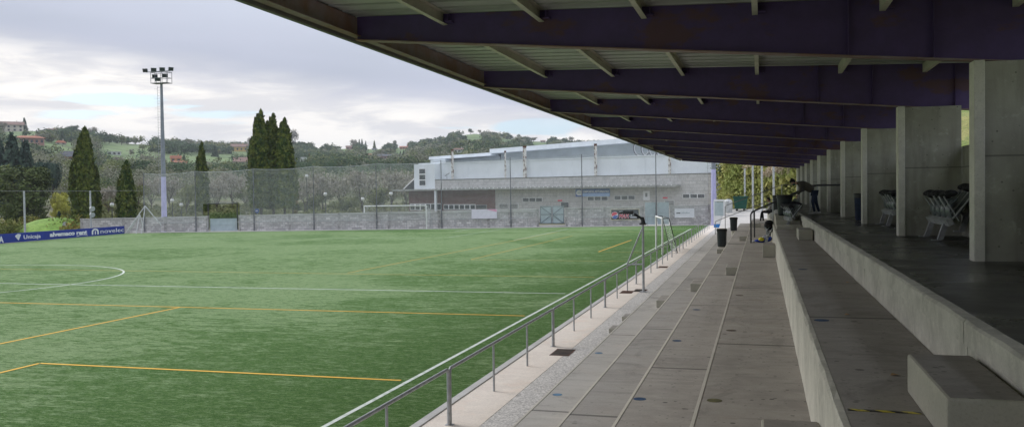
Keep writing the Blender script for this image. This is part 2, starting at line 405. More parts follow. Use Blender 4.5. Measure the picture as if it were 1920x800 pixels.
# netting: knotted cord grid; the gaps are open
def net_mat(name, cell, cover, col):
    m, t, p = newmat(name)
    tc = t.nodes.new('ShaderNodeTexCoord'); sx = t.nodes.new('ShaderNodeSeparateXYZ'); t.links.new(tc.outputs['Object'], sx.inputs[0])
    u = mathn('ADD', mathn('MULTIPLY', sx.outputs[0], .955, t), mathn('MULTIPLY', sx.outputs[1], .295, t), t)
    wob = tnoise(t, .5, 2)
    ks = []
    for q in (u, sx.outputs[2]):
        q = mathn('ADD', q, mathn('MULTIPLY', wob, cell*2, t), t)
        fr = mathn('FRACT', mathn('DIVIDE', mathn('ADD', q, 500, t), cell, t), None, t)
        ks.append(mathn('LESS_THAN', fr, cover, t))
    k = mathn('MAXIMUM', ks[0], ks[1], t)
    tr = t.nodes.new('ShaderNodeBsdfTransparent'); mx = t.nodes.new('ShaderNodeMixShader')
    p.inputs['Base Color'].default_value = (*col, 1); p.inputs['Roughness'].default_value = .9
    out = t.nodes['Material Output']
    t.links.new(k, mx.inputs[0]); t.links.new(tr.outputs[0], mx.inputs[1]); t.links.new(p.outputs[0], mx.inputs[2]); t.links.new(mx.outputs[0], out.inputs[0])
    MATS[name] = m
net_mat('net', .12, .085, (.72, .75, .74))
net_mat('goal_net', .12, .10, (.7, .7, .7))

# ------------------------------------------------------------------ object helpers
def mb(base=(0, 0, 0)): return MB(base)
class MB:
    def __init__(s, base=(0, 0, 0)): s.v = []; s.f = []; s.smooth = []
    def add(s, vs, fs, sm=False):
        k = len(s.v); s.v += [tuple(map(float, q)) for q in vs]; s.f += [tuple(i+k for i in f) for f in fs]; s.smooth += [sm]*len(fs); return s
    def box(s, x0, x1, y0, y1, z0, z1):
        return s.add([(x0, y0, z0), (x1, y0, z0), (x1, y1, z0), (x0, y1, z0), (x0, y0, z1), (x1, y0, z1), (x1, y1, z1), (x0, y1, z1)],
                     [(3, 2, 1, 0), (4, 5, 6, 7), (0, 1, 5, 4), (1, 2, 6, 5), (2, 3, 7, 6), (3, 0, 4, 7)])
    def obox(s, c, ux, uy, uz):
        c, ux, uy, uz = map(Vector, (c, ux, uy, uz)); P = []
        for k in (-1, 1):
            for i, j in ((-1, -1), (1, -1), (1, 1), (-1, 1)): P.append(c+ux*i+uy*j+uz*k)
        return s.add(P, [(3, 2, 1, 0), (4, 5, 6, 7), (0, 1, 5, 4), (1, 2, 6, 5), (2, 3, 7, 6), (3, 0, 4, 7)])
    def tube(s, p0, p1, r0, r1=None, n=8, caps=True):
        r1 = r0 if r1 is None else r1
        p0 = Vector(p0); p1 = Vector(p1); d = (p1-p0)
        if d.length < 1e-6: return s
        d.normalize(); a = d.orthogonal().normalized(); b = d.cross(a)
        vs = []
        for p, r in ((p0, r0), (p1, r1)):
            for i in range(n):
                t_ = 2*math.pi*i/n; vs.append(p+a*(r*math.cos(t_))+b*(r*math.sin(t_)))
        fs = [(i, (i+1) % n, n+(i+1) % n, n+i) for i in range(n)]
        s.add(vs, fs, True)
        if caps: s.add(vs, [tuple(range(n))[::-1], tuple(range(n, 2*n))])
        return s
    def path(s, pts, r, n=8):
        for a, b in zip(pts[:-1], pts[1:]): s.tube(a, b, r, r, n)
        for p in pts[1:-1]: s.ball(p, r*1.01, 6, 4)
        return s
    def ball(s, c, r, nu=10, nv=7, sc=(1, 1, 1)):
        c = Vector(c); vs = [c+Vector((0, 0, r*sc[2]))]; fs = []
        for j in range(1, nv):
            ph = math.pi*j/nv
            for i in range(nu):
                th = 2*math.pi*i/nu
                vs.append(c+Vector((r*sc[0]*math.sin(ph)*math.cos(th), r*sc[1]*math.sin(ph)*math.sin(th), r*sc[2]*math.cos(ph))))
        vs.append(c-Vector((0, 0, r*sc[2])))
        for i in range(nu): fs.append((0, 1+i, 1+(i+1) % nu))
        for j in range(nv-2):
            for i in range(nu):
                a = 1+j*nu+i; b = 1+j*nu+(i+1) % nu; fs.append((a, a+nu, b+nu, b))
        k = 1+(nv-2)*nu
        for i in range(nu): fs.append((k+i, len(vs)-1, k+(i+1) % nu))
        return s.add(vs, fs, True)
    def prism(s, poly, a, b):
        """poly: list of 3-D points (closed loop), extruded by vector b-a"""
        n = len(poly); d = Vector(b)-Vector(a)
        vs = [Vector(p) for p in poly]+[Vector(p)+d for p in poly]
        return s.add(vs, [tuple(range(n))[::-1], tuple(range(n, 2*n))]+[(i, (i+1) % n, n+(i+1) % n, n+i) for i in range(n)])
    def build(s, name, mat, parent=None, world=True, bevel=0):
        me = bpy.data.meshes.new(name)
        off = Vector((0, 0, 0))
        if parent and world:
            off = parent.location.copy()
            if parent.parent: off = off + parent.parent.location
        me.from_pydata([(v[0]-off.x, v[1]-off.y, v[2]-off.z) for v in s.v], [], s.f)
        me.materials.append(MATS[mat] if isinstance(mat, str) else mat)
        me.polygons.foreach_set('use_smooth', s.smooth)
        bm = bmesh.new(); bm.from_mesh(me); bmesh.ops.recalc_face_normals(bm, faces=bm.faces)
        if bevel:
            es = [e for e in bm.edges if len(e.link_faces) == 2 and e.calc_face_angle(0) > .6]
            bmesh.ops.bevel(bm, geom=es, offset=bevel, segments=2, affect='EDGES', profile=.6)
        bm.to_mesh(me); bm.free()
        o = bpy.data.objects.new(name, me); COL.objects.link(o)
        if parent: o.parent = parent
        return o
def tag(o, label=None, cat=None, group=None, kind=None):
    if label: o['label'] = label
    if cat: o['category'] = cat
    if group: o['group'] = group
    if kind: o['kind'] = kind
    return o
def thing(name, label, cat, loc=(0, 0, 0), group=None, rz=0):
    o = bpy.data.objects.new(name, None); o.empty_display_size = .2; COL.objects.link(o)
    o.location = tuple(map(float, loc)); o.rotation_euler[2] = rz
    return tag(o, label, cat, group)
def copy_tree(o, parent=None):
    c = o.copy(); COL.objects.link(c); c.parent = parent
    for ch in [q for q in ALLCH.get(o.name, [])]: copy_tree(ch, c)
    return c
ALLCH = {}
def index_children(root):
    ALLCH[root.name] = [q for q in bpy.data.objects if q.parent == root]
    for q in ALLCH[root.name]: index_children(q)
def dup(root, loc, label=None, rz=0, scale=None, group=None):
    if root.name not in ALLCH: index_children(root)
    c = copy_tree(root); c.location = tuple(map(float, loc)); c.rotation_euler[2] = rz
    if scale is not None: c.scale = scale if isinstance(scale, tuple) else (scale,)*3
    if label: c['label'] = label
    if group: c['group'] = group
    return c
def sheet(name, pts, z, mat, **kw):
    o = MB().add([(x_, y_, z) for x_, y_ in pts], [tuple(range(len(pts)))]).build(name, mat)
    return tag(o, **kw)
def text(body, size, origin, u, n, mat, parent, name='lettering', bold=0., depth=.01, width=None, shear=0.):
    """letters standing on the line u (unit vector) with face normal n; origin = lower left"""
    cu = bpy.data.curves.new('t', 'FONT'); cu.body = body; cu.size = size; cu.extrude = depth; cu.offset = bold; cu.shear = shear
    cu.resolution_u = 3
    tmp = bpy.data.objects.new('t', cu); COL.objects.link(tmp)
    dg = bpy.context.evaluated_depsgraph_get(); dg.update()
    me = bpy.data.meshes.new_from_object(tmp.evaluated_get(dg)); bpy.data.objects.remove(tmp)
    xs = [v.co.x for v in me.vertices]; sx_ = 1.0
    if width and xs: sx_ = width/(max(xs)-min(xs))
    u = Vector(u).normalized(); n = Vector(n).normalized(); w = n.cross(u)
    off = Vector((0, 0, 0))
    if parent:
        off = parent.location.copy()
        if parent.parent: off += parent.parent.location
    for v in me.vertices:
        v.co = Vector(origin)-off + u*(v.co.x*sx_) + w*v.co.y + n*v.co.z
    me.materials.clear(); me.materials.append(MATS[mat])
    o = bpy.data.objects.new(name, me); COL.objects.link(o); o.parent = parent; return o
ORD = ['nearest', 'second', 'third', 'fourth', 'fifth', 'sixth', 'seventh', 'eighth', 'ninth', 'tenth', 'eleventh', 'twelfth', 'thirteenth', 'fourteenth', 'fifteenth', 'sixteenth']

# ------------------------------------------------------------------ ground and pitch
W0 = np.array([-60.4, 80.0]); W1 = np.array([-5.0, 96.3])      # line of the far boundary wall
WU = (W1-W0)/np.hypot(*(W1-W0)); WN = np.array([WU[1], -WU[0]])   # normal towards the pitch
def wl(u, n=0.):
    p_ = W0+WU*u+WN*n; return (float(p_[0]), float(p_[1]))
sheet('ground', [(-2500, -800), (2500, -800), (2500, 2500), (-2500, 2500)], -.45, 'hill_ground', kind='structure')
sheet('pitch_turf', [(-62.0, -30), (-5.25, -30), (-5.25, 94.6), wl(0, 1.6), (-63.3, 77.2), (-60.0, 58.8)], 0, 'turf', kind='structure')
# line markings, measured on the turf
def line(a, b, w, z, mat, name):
    a = np.array(a, float); b = np.array(b, float); d = (b-a)/np.hypot(*(b-a)); n_ = np.array([-d[1], d[0]])*w/2
    return [(a+n_), (b+n_), (b-n_), (a-n_)]
def lines(name, segs, z, mat, w=.11, extra=None):
    M = MB()
    for a, b in segs:
        q = line(a, b, w, z, mat, name); M.add([(p_[0], p_[1], z) for p_ in q], [(0, 1, 2, 3)])
    if extra:
        for cx_, cy_, r_, a0, a1 in extra:
            k = 96; vs_ = []; fs_ = []
            for i in range(k+1):
                t_ = a0+(a1-a0)*i/k
                for rr_ in (r_-w/2, r_+w/2): vs_.append((cx_+rr_*math.cos(t_), cy_+rr_*math.sin(t_), z))
            for i in range(k): fs_.append((2*i, 2*i+1, 2*i+3, 2*i+2))
            M.add(vs_, fs_)
    return tag(M.build(name, mat), kind='structure')
lines('white_pitch_markings', [((-6.68, -30), (-6.45, 86.2)), ((-61.0, 31), (-6.75, 31))], .004, 'line_white', .09,
      extra=[(-37.2, 31, 9.15, 0, 2*math.pi)])
lines('white_pitch_markings', [((-53, 66), (-25, 69.6)), ((-25, 69.6), (-25.2, 86.2)), ((-28.3, 80.5), (-28.6, 86.1)), ((-60, 83.5), (-6.5, 86.2)), ((-18.3, 65.7), (-18.4, 86.2))], .004, 'line_white', .06)
lines('orange_pitch_markings', [((-61, 25.1), (-6.7, 25.15)), ((-18.4, 25.1), (-18.3, -10)), ((-15.3, 15.95), (-6.75, 15.95)), ((-15.3, 15.95), (-15.3, -10)),
      ((-9.47, 53.0), (-9.3, 66))], .008, 'line_orange', .095)
lines('orange_pitch_markings', [((-61, 37.6), (-6.8, 37.1)), ((-18.5, 37.6), (-17.9, 79.2)), ((-15.32, 46.2), (-15.1, 72.5)), ((-15.3, 46.2), (-6.8, 45.8)), ((-9.47, 52.9), (-6.6, 52.6)), ((-17.9, 79.2), (-6.6, 79.0))], .008, 'line_orange', .05)
# kerb along the turf, walkway, gravel strip
Y0, Y1 = -12.0, 76.0
M = MB().box(-5.25, -5.10, Y0, 94.4, -.4, .03); tag(M.build('pitch_edge_kerb', 'cap_light', bevel=.01), kind='structure')
M = MB().box(-5.10, -4.22, Y0, 94.4, -.4, .012); tag(M.build('concrete_walkway', 'walk'), kind='structure')
M = MB().box(-4.22, -3.56, Y0, 94.4, -.4, .008); tag(M.build('gravel_strip', 'aggregate'), kind='structure')
# light apron at the foot of the far wall
M = MB(); M.prism([(*wl(-3, 1.6), -.3), (*wl(57.0, 1.6), -.3), (*wl(57.0, -.2), -.3), (*wl(-3, -.2), -.3)], (0, 0, 0), (0, 0, .33)); tag(M.build('wall_apron', 'paving'), kind='structure')
# paving beyond the end of the stand, ramping up to the bank
M = MB(); M.add([(-3.56, 76.4, .01), (10, 76.4, .01), (10, 92, 1.5), (-3.56, 92, 1.5), (-3.56, 112, 2.6), (10, 112, 2.6)], [(0, 1, 2, 3), (3, 2, 5, 4)])
M.add([(-3.56, 76.4, .01), (-3.56, 92, 1.5), (-3.56, 112, 2.6), (-3.56, 112, -.4), (-3.56, 76.4, -.4)], [(0, 1, 2, 3, 4)])
tag(M.build('paved_ramp', 'paving'), kind='structure')
M = MB().add([(-12, 94.4, .002), (-3.57, 94.4, .002), (-3.57, 110, .002), (-12, 110, .002)], [(0, 1, 2, 3)]); tag(M.build('yard_paving', 'paving'), kind='structure')

# ------------------------------------------------------------------ grandstand
stand = thing('grandstand', 'long concrete grandstand with terraces, dark steel cantilever roof and concrete fin pillars', 'grandstand', (1, 30, 0))
LV = [('terrace_step', -3.56, -2.62, .15, 'tread1'), ('terrace_step', -2.62, -1.68, .50, 'tread2'), ('terrace_step', -1.68, -.69, .87, 'tread3'),
      ('terrace_step', -.69, .50, 1.24, 'tread4')]
for nm, x0, x1, z, mt in LV:
    o = MB().box(x0, x1, Y0, Y1, -.4, z).build(nm, mt, stand)
    o2 = MB().box(x0-.014, x0+.022, Y0, Y1, z-.05, z+.006).build('lit_edge', 'lit_edge', o, world=False)  # added strip that imitates light caught along the step edge
    for v_ in o2.data.vertices: v_.co -= stand.location
o = MB().box(.53, 1.49, Y0, Y1, -.4, 2.096).build('terrace_step', 'tread5', stand)
# tall riser wall with a rough cap, cast in lengths
def wob(M, y0, y1, x0, x1, z0, z1, amp=.006, step=.35):
    """a box along Y whose edges wander slightly, as worn cast concrete does"""
    n_ = int((y1-y0)/step); prof = [(x0, z0), (x0, z1), (x1, z1), (x1, z0)]; vs_ = []; fs_ = []
    prof = [(x0, z0), (x0, z1-.018), (x0+.018, z1), (x1-.01, z1), (x1, z1-.01), (x1, z0)]; k = len(prof)
    for i in range(n_+1):
        y_ = y0+(y1-y0)*i/n_
        for j, (a_, b_) in enumerate(prof):
            w_ = amp if j in (1, 2) else amp*.3
            vs_.append((a_+rng.uniform(-w_, w_), y_, b_+rng.uniform(-w_, w_)*(j not in (0, 5))))
    for i in range(n_):
        for j in range(k):
            fs_.append((i*k+j, i*k+(j+1) % k, (i+1)*k+(j+1) % k, (i+1)*k+j))
    fs_ += [tuple(range(k)), tuple(range(n_*k, n_*k+k))[::-1]]
    M.add(vs_, fs_)
M = MB(); y_ = Y0
while y_ < Y1:
    y2 = min(y_+7.9, Y1); wob(M, y_+.006, y2-.006, .475, .545, .9, 2.10); y_ = y2
M.build('riser_wall', 'kerb_concrete', stand)
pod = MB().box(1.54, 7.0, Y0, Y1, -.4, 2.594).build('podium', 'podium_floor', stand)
M = MB(); y_ = Y0-1.6
while y_ < Y1:
    y2 = min(y_+7.0, Y1); wob(M, y_+.008, y2-.008, 1.500, 1.56, 2.0, 2.41, .004); wob(M, y_+.008, y2-.008, 1.470, 1.60, 2.415, 2.60, .006); y_ = y2
M.build('podium_edge', 'kerb_concrete', stand)
PY = [13.45+6.93*k for k in range(-2, 10)]
def roofz(x_): return 6.55-.033*(x_+6.4)
def beambot(x_): return 6.14-.088*(x_+6.39)
PX1 = 4.0
for y_ in PY:
    # fin: broad wall with a thickened front edge
    o = MB().box(2.92, PX1, y_-.11, y_+.11, 2.55, beambot(2.9)-.03).build('pillar', 'pillar', stand)
    o2 = MB().box(2.78, 2.917, y_-.15, y_+.15, 2.55, beambot(2.8)-.02).build('front_edge', 'pillar_edge', o, world=False, bevel=.012)
    for v_ in o2.data.vertices: v_.co -= stand.location
    # tapered beam: web, bottom and top flanges
    xa, xb = -6.36, 4.3
    M = MB(); M.prism([(xa, y_-.008, beambot(xa)), (xb, y_-.008, beambot(xb)), (xb, y_-.008, roofz(xb)-.03), (xa, y_-.008, roofz(xa)-.03)], (0, 0, 0), (0, .016, 0))
    for xs in (2.3, 3.9, 1.2): M.box(xs-.006, xs+.006, y_-.09, y_+.09, beambot(xs)+.01, roofz(xs)-.04)
    for px__ in (-4.83, -3.25, -1.67, -.07, 1.65, 3.32):
        M.box(px__+.045, px__+.15, y_-.16, y_-.01, roofz(px__)-.19, roofz(px__)-.17); M.box(px__+.09, px__+.10, y_-.16, y_-.01, roofz(px__)-.17, roofz(px__)-.06)
    web = M.build('beam', 'beam', stand)
    M = MB(); M.prism([(xa, y_-.10, beambot(xa)-.012), (xb, y_-.10, beambot(xb)-.012), (xb, y_-.10, beambot(xb)+.004), (xa, y_-.10, beambot(xa)+.004)], (0, 0, 0), (0, .20, 0))
    fl = M.build('flange', 'flange', web, world=False)
    for v_ in fl.data.vertices: v_.co -= stand.location
# purlins: light C-channels
PURX = [-4.83, -3.25, -1.67, -.07, 1.65, 3.32, 4.55]
RY0, RY1 = -6.0, 76.3
for x_ in PURX:
    z_ = roofz(x_)-.02
    M = MB().box(x_-.04, x_+.04, RY0, RY1, z_-.19, z_-.182).box(x_-.04, x_-.032, RY0, RY1, z_-.182, z_).box(x_-.04, x_+.04, RY0, RY1, z_-.008, z_)
    M.build('purlin', 'purlin', stand)
M = MB().box(-6.46, -6.40, RY0, RY1, roofz(-6.4)-.34, roofz(-6.4)-.03).box(-6.46, -6.30, RY0, RY1, roofz(-6.4)-.355, roofz(-6.4)-.34).build('edge_channel', 'flange', stand)
M = MB().box(-6.62, -6.50, RY0, RY1, roofz(-6.4)-.26, roofz(-6.4)+.06).box(-6.58, -6.5, RY0, RY1, roofz(-6.4)-.40, roofz(-6.4)-.26).build('gutter', 'roof_edge', stand)
# corrugated roof sheet, ribs run from front to back
vs_ = []; fs_ = []; y_ = RY0; prof = []
while y_ < RY1:
    for dy, dz in ((0, 0), (.30, 0), (.31, .11), (.45, .11), (.46, 0)):
        prof.append((y_+dy, dz))
    y_ += .48
for (yy, dz) in prof:
    for xx in (-6.5, 4.75): vs_.append((xx, yy, roofz(xx)+dz))
for i in range(len(prof)-1): fs_.append((2*i, 2*i+1, 2*i+3, 2*i+2))
M = MB(); M.add(vs_, fs_); o = M.build('roof_sheet', 'roof_sheet', stand)
so_ = o.modifiers.new('s', 'SOLIDIFY'); so_.thickness = .006
M = MB()
M.box(4.02, 4.2, Y0, 20.3, 2.5, 4.45).box(4.02, 4.2, 20.5, Y1, 2.5, 4.45)
M.build('back_wall', 'pillar', stand)
# far gable girder under the roof end
MB().box(-6.4, 5, RY1-.25, RY1, 6.14, 6.3).build('end_girder', 'roof_edge', stand)

# ------------------------------------------------------------------ step blocks
def block(x0, x1, y0, y1, z0, h, label):
    r_ = MB().box(x0, x1, y0, y1, z0+.001, z0+h).build('step_block', 'block', None, bevel=.018)
    MB().box(x0+.02, x1-.02, y0+.02, y1-.02, z0+h+.0005, z0+h+.003).build('dark_top', 'tread5', r_, world=False)  # thin darker skin over the block top
    return tag(r_, label, 'step block', 'half-height concrete step blocks on the terraces')
nb = block(1.03, 1.465, 5.62, 7.08, 2.096, .285, 'large near concrete step block with taped top beside the podium kerb')
block(-.01, .47, 6.5, 8.05, 1.24, .36, 'concrete step block cut by the bottom edge of the photo, below the tall riser')
block(1.06, 1.465, 27.6, 29.2, 2.096, .31, 'far concrete step block against the podium kerb, beyond the near taped one')
block(.04, .47, 32.3, 33.9, 1.24, .42, 'concrete step block against the tall riser, just before the handrails')
block(-1.12, -.70, 29.5, 31.0, .87, .25, 'concrete step block on the third terrace, left of the pale lit edge line')
block(-1.15, -.70, 49.5, 51.0, .87, .25, 'small distant step block on the terrace right of the black bins')
block(-2.12, -1.70, 27.8, 29.2, .50, .25, 'concrete step block on the second terrace, in line with the others')
block(-3.02, -2.64, 26.5, 27.9, .15, .22, 'pale step block on the lowest terrace step')
block(-3.76, -3.575, 22.4, 23.0, .0, .13, 'low pale notch block beside the gravel strip, nearer one')
block(-3.76, -3.575, 24.6, 25.2, .0, .13, 'low pale notch block beside the gravel strip, farther one')
block(-2.12, -1.70, 44.9, 46.2, .50, .22, 'small pale step block beside the nearer black bin')
block(-.72, -.02, 58.1, 59.5, 1.24, .22, 'low block under the feet of the seated man')
# tape strips
tag(MB().box(.56, 1.02, 6.40, 6.45, 2.0975, 2.0995).build('warning_tape', 'tape'), 'worn black and yellow tape stuck on the top tread, ending at the near step block', 'tape', 'hazard tape strips')
tag(MB().box(1.05, 1.45, 6.33, 6.375, 2.3815, 2.3835).build('warning_tape', 'tape'), 'worn black and yellow tape across the top of the near step block', 'tape', 'hazard tape strips')
# round floor stickers
for i, (x_, y_, z_, mt, lb) in enumerate([(-1.56, 11.69, .87, 'dot_blue', 'round blue sticker nearest the bottom edge of the photo'),
    (-.52, 10.21, 1.24, 'dot_olive', 'round olive yellow sticker on the dark terrace'), (-1.50, 16.41, .87, 'dot_blue', 'round blue sticker on the third terrace, one slab beyond the nearest'),
    (-3.38, 14.79, .15, 'dot_light_blue', 'faded light blue round sticker on the lowest pale step, nearer one'), (-3.38, 18.83, .15, 'dot_light_blue', 'faded light blue round sticker on the lowest pale step, farther one'),
    (.66, 10.77, 2.096, 'dot_blue', 'dark blue sticker on the upper tread above the tall riser'), (-1.45, 20.8, .87, 'dot_blue', 'farthest dark blue sticker on the third terrace'),
    (-.50, 15.4, 1.24, 'dot_brown', 'brown worn sticker on the dark terrace, middle one'), (-.48, 20.6, 1.24, 'dot_brown', 'brown worn sticker on the dark terrace, farthest one'),
    (.75, 17.6, 2.096, 'dot_blue', 'small dark sticker far along the upper tread')]):
    o = MB().tube((x_, y_, z_+.0005), (x_, y_, z_+.003), .085, .085, 24).build('floor_sticker', mt); tag(o, lb, 'floor sticker', 'round distance stickers on the terraces')
# litter
for i, (x_, y_, z_, lb) in enumerate([(1.02, 7.7, 2.096, 'small orange brown leaf beside the near step block'), (.98, 11.3, 2.096, 'small tan leaf lying mid upper tread'), (1.33, 15.2, 2.096, 'dry leaf near the podium kerb')]):
    M = MB().add([(x_-.03, y_-.02, z_+.002), (x_+.02, y_-.035, z_+.012), (x_+.04, y_+.02, z_+.004), (x_-.01, y_+.03, z_+.014)], [(0, 1, 2), (0, 2, 3)]); tag(M.build('fallen_leaf', 'leaflet'), lb, 'leaf', 'dry leaves on the steps')

# drain grates
for x_, y_, lb, mt in [(-4.32, 19.5, 'rusty drain grate in the walkway, nearest one', 'grate'), (-4.65, 31.7, 'long brown drain cover beside the camera pole', 'rusty'), (-4.25, 32.3, 'dark drain grate in the gravel beyond the pole', 'grate'), (-4.5, 42.5, 'farthest small drain cover in the walkway', 'rusty')]:
    g = thing('drain_grate', lb, 'drain grate', (x_, y_, .012), 'drain grates in the walkway')
    MB().box(x_-.22, x_+.22, y_-.42, y_+.42, .0125, .016).build('frame', 'rusty', g)
    M = MB()
    for k in range(9): M.box(x_-.19, x_+.19, y_-.38+k*.09, y_-.335+k*.09, .017, .022)
    M.build('bars', mt, g)

# ------------------------------------------------------------------ pitch-side railing
RX = -4.70; SEG = 7.19
r0 = thing('railing', 'x', 'railing', (RX, 13.04, 0), 'galvanised railing sections along the touchline')
M = MB(); h_ = .885
M.path([(RX, 13.04, 0), (RX, 13.04, h_-.07), (RX, 13.06, h_-.02), (RX, 13.11, h_), (RX, 13.04+SEG-.13, h_), (RX, 13.04+SEG-.08, h_-.02), (RX, 13.04+SEG-.06, h_-.07), (RX, 13.04+SEG-.06, 0)], .027, 10)
M.build('top_tube', 'galv', r0)
for k in (1, 2): MB().tube((RX, 13.04+SEG*k/3-.03, 0), (RX, 13.04+SEG*k/3-.03, h_), .02, n=10).build('post', 'galv', r0)
for y_ in (0, SEG-.06): MB().box(RX-.06, RX+.06, 13.04+y_-.028, 13.04+y_+.028, .013, .019).build('foot_plate', 'galv', r0)
for k in range(11):
    yy = 5.85+SEG*k
    lb = ORD[k]+' section of bent tube railing beside the touchline, counted from the camera'
    if k == 0: r0.location.y = yy; r0['label'] = lb
    else: dup(r0, (RX, yy, 0), lb)

# low railing in front of the far wall
HR = (W1-W0); ang = math.atan2(WU[1], WU[0])
bx, by = wl(0, .9)
r1 = thing('railing', 'x', 'railing', (0, 0, 0), 'low railing sections before the far wall')
M = MB(); M.path([(0, 0, 0), (0, 0, .95), (4.9, 0, .95), (4.9, 0, 0)], .026, 6); M.build('top_tube', 'galv', r1)
MB().tube((2.45, 0, 0), (2.45, 0, .95), .022, n=6).build('post', 'galv', r1)
k = 0
for uu in [0, 7.8, 12.9, 18, 23.1, 28.2, 33.3, 43.2, 48.3]:
    px_, py_ = wl(uu, .9); lb = ['leftmost', 'second', 'third', 'fourth', 'fifth', 'sixth', 'seventh', 'eighth', 'ninth'][k]+' low grey railing section before the far stone wall, from the left'
    if k == 0: r1.location = (px_, py_, .03); r1.rotation_euler[2] = ang; r1['label'] = lb
    else: dup(r1, (px_, py_, .03), lb, rz=ang)
    k += 1

# ------------------------------------------------------------------ far wall
wall = thing('boundary_wall', 'long grey stone block wall with pilasters behind the far goal line', 'wall', (*wl(28), 0))
def wbox(M, u0, u1, n0, n1, z0, z1, z0b=None, z1b=None):
    z1b = z1 if z1b is None else z1b
    A = [wl(u0, n0), wl(u1, n0), wl(u1, n1), wl(u0, n1)]
    vs_ = [(*A[0], z0), (*A[1], z0), (*A[2], z0), (*A[3], z0), (*A[0], z1), (*A[1], z1b), (*A[2], z1b), (*A[3], z1)]
    M.add(vs_, [(3, 2, 1, 0), (4, 5, 6, 7), (0, 1, 5, 4), (1, 2, 6, 5), (2, 3, 7, 6), (3, 0, 4, 7)])
def wtop(u): return 1.52+.0088*u
spans = [(-8.5, 4.6), (8.0, 39.3), (42.3, 50.4), (53.4, 57.4)]
M = MB(); C_ = MB(); Pl = MB()
for a, b in spans:
    wbox(M, a, b, -.12, .12, -.4, wtop(a), z1b=wtop(b)); wbox(C_, a, b, -.17, .17, wtop(a)+.002, wtop(a)+.07, z1b=wtop(b)+.07)
    k_ = max(1, round((b-a)/5.2))
    for i in range(k_+1):
        u_ = a+(b-a)*i/k_; wbox(Pl, u_-.13, u_+.13, -.16, .17, -.4, wtop(u_)+.10)
M.build('stonework', 'stone_wall', wall); C_.build('coping', 'cap_light', wall); Pl.build('pilasters', 'pilaster', wall)
# short wall return on the left behind the boards
# gates
def gate(u0, u1, z1, label, leaves, brace, z0=.05):
    g = thing('metal_gate', label, 'gate', (*wl((u0+u1)/2), 0), 'grey blue metal gates in the far wall')
    w_ = (u1-u0)/leaves
    for i in range(leaves):
        a, b = u0+i*w_+.04, u0+(i+1)*w_-.04
        M = MB(); wbox(M, a, b, -.02, .01, z0, z1); lf = M.build('leaf', 'gate_grey', g)
        M = MB()
        for q0, q1 in ((a, a+.07), (b-.07, b)): wbox(M, q0, q1, .012, .05, z0, z1)
        for zz in (z0, (z0+z1)/2, z1-.08): wbox(M, a+.07, b-.07, .012, .045, zz, zz+.07)
        if brace:
            s_ = 1 if i == 0 else -1; zm = (z0+z1)/2
            hub = b if i == 0 else a; out = a if i == 0 else b
            for zz in (z0, z1): 
                p0_ = (*wl(hub, .05), zm); p1_ = (*wl(out, .05), zz); M.tube(p0_, p1_, .035, n=6)
        fr = M.build('frame', 'gate_frame' if brace else 'gate_grey', lf, world=False)
        for v_ in fr.data.vertices: v_.co -= g.location
    return g
gate(4.85, 7.8, 1.35, 'low single panel grey blue gate under the black frame, left of the goal', 1, False)
gate(39.5, 42.1, 2.2, 'double grey blue gate with dark cross bracing, in mid wall', 2, True, .35)
gate(50.6, 53.2, 2.45, 'tall plain double gate right of the soft drink board', 2, False, .1)
# stepped slab below the braced gate
M = MB(); wbox(M, 39.4, 42.2, -.2, 1.0, .0, .2); tag(M.build('gate_step', 'paving'), 'pale concrete step below the braced double gate', 'step')
# frame opening in the net above the low gate
fr = thing('net_opening_frame', 'dark rectangular tube frame in the net above the low gate', 'frame', (*wl(6.2), 0))
(u0, z0_), (u1, z1_) = plane_hit(W0, W1, 391, 404), plane_hit(W0, W1, 445, 381)
M = MB(); M.path([(*wl(u0, .1), .2), (*wl(u0, .1), z1_), (*wl(u1, .1), z1_), (*wl(u1, .1), .2)], .05, 6); M.build('tube', 'dark_metal', fr)
FRM = (u0, u1, z1_)

# tall net and its poles
pole_px = [368, 477, 589, 706.5, 828, 957.5, 1091, 1229.5]
us = [plane_hit(W0, W1, px_, 380)[0] for px_ in pole_px]
def ntop(u): return 6.15+ (u+1.9)*(7.75-6.15)/53.8
net = thing('ball_stop_net', 'pale grey tall ball-stop net strung behind the far goal', 'net', (*wl(25), 0))
NU = [-1.9]+us+[57.3]
vs_ = []; fs_ = []
M = MB(); cord = MB()
for a, b in zip(NU[:-1], NU[1:]):
    k_ = 8
    for i in range(k_):
        a_ = a+(b-a)*i/k_; b_ = a+(b-a)*(i+1)/k_
        sag = lambda q: ntop(q)-.28*(1-((q-(a+b)/2)/((b-a)/2))**2)*.6
        lo0 = 1.0; 
        if a_ >= FRM[0]-.6 and b_ <= FRM[1]+.6: lo0 = FRM[2]
        n0 = .10+.15*math.sin(math.pi*(i/k_)); n1_ = .10+.15*math.sin(math.pi*((i+1)/k_))
        M.add([(*wl(a_, n0), lo0), (*wl(b_, n1_), lo0), (*wl(b_, n1_), sag(b_)), (*wl(a_, n0), sag(a_))], [(0, 1, 2, 3)])
        cord.tube((*wl(a_, n0), sag(a_)), (*wl(b_, n1_), sag(b_)), .022, n=5)
M.build('netting', 'net', net); cord.build('top_cord', 'galv_light', net)
for k, u in enumerate([-1.9]+us):
    o = MB().tube((*wl(u, .25), 0), (*wl(u, .25), ntop(u)*.52), .07, .065, 8).tube((*wl(u, .25), ntop(u)*.52), (*wl(u, .25), ntop(u)+.08), .05, .042, 8).build('net_pole', 'pole_grey')
    tag(o, ['corner', 'first', 'second', 'third', 'fourth', 'fifth', 'sixth', 'seventh', 'eighth'][k]+' dark slim net pole along the far wall, counted from the left', 'pole', 'slim poles carrying the tall net')

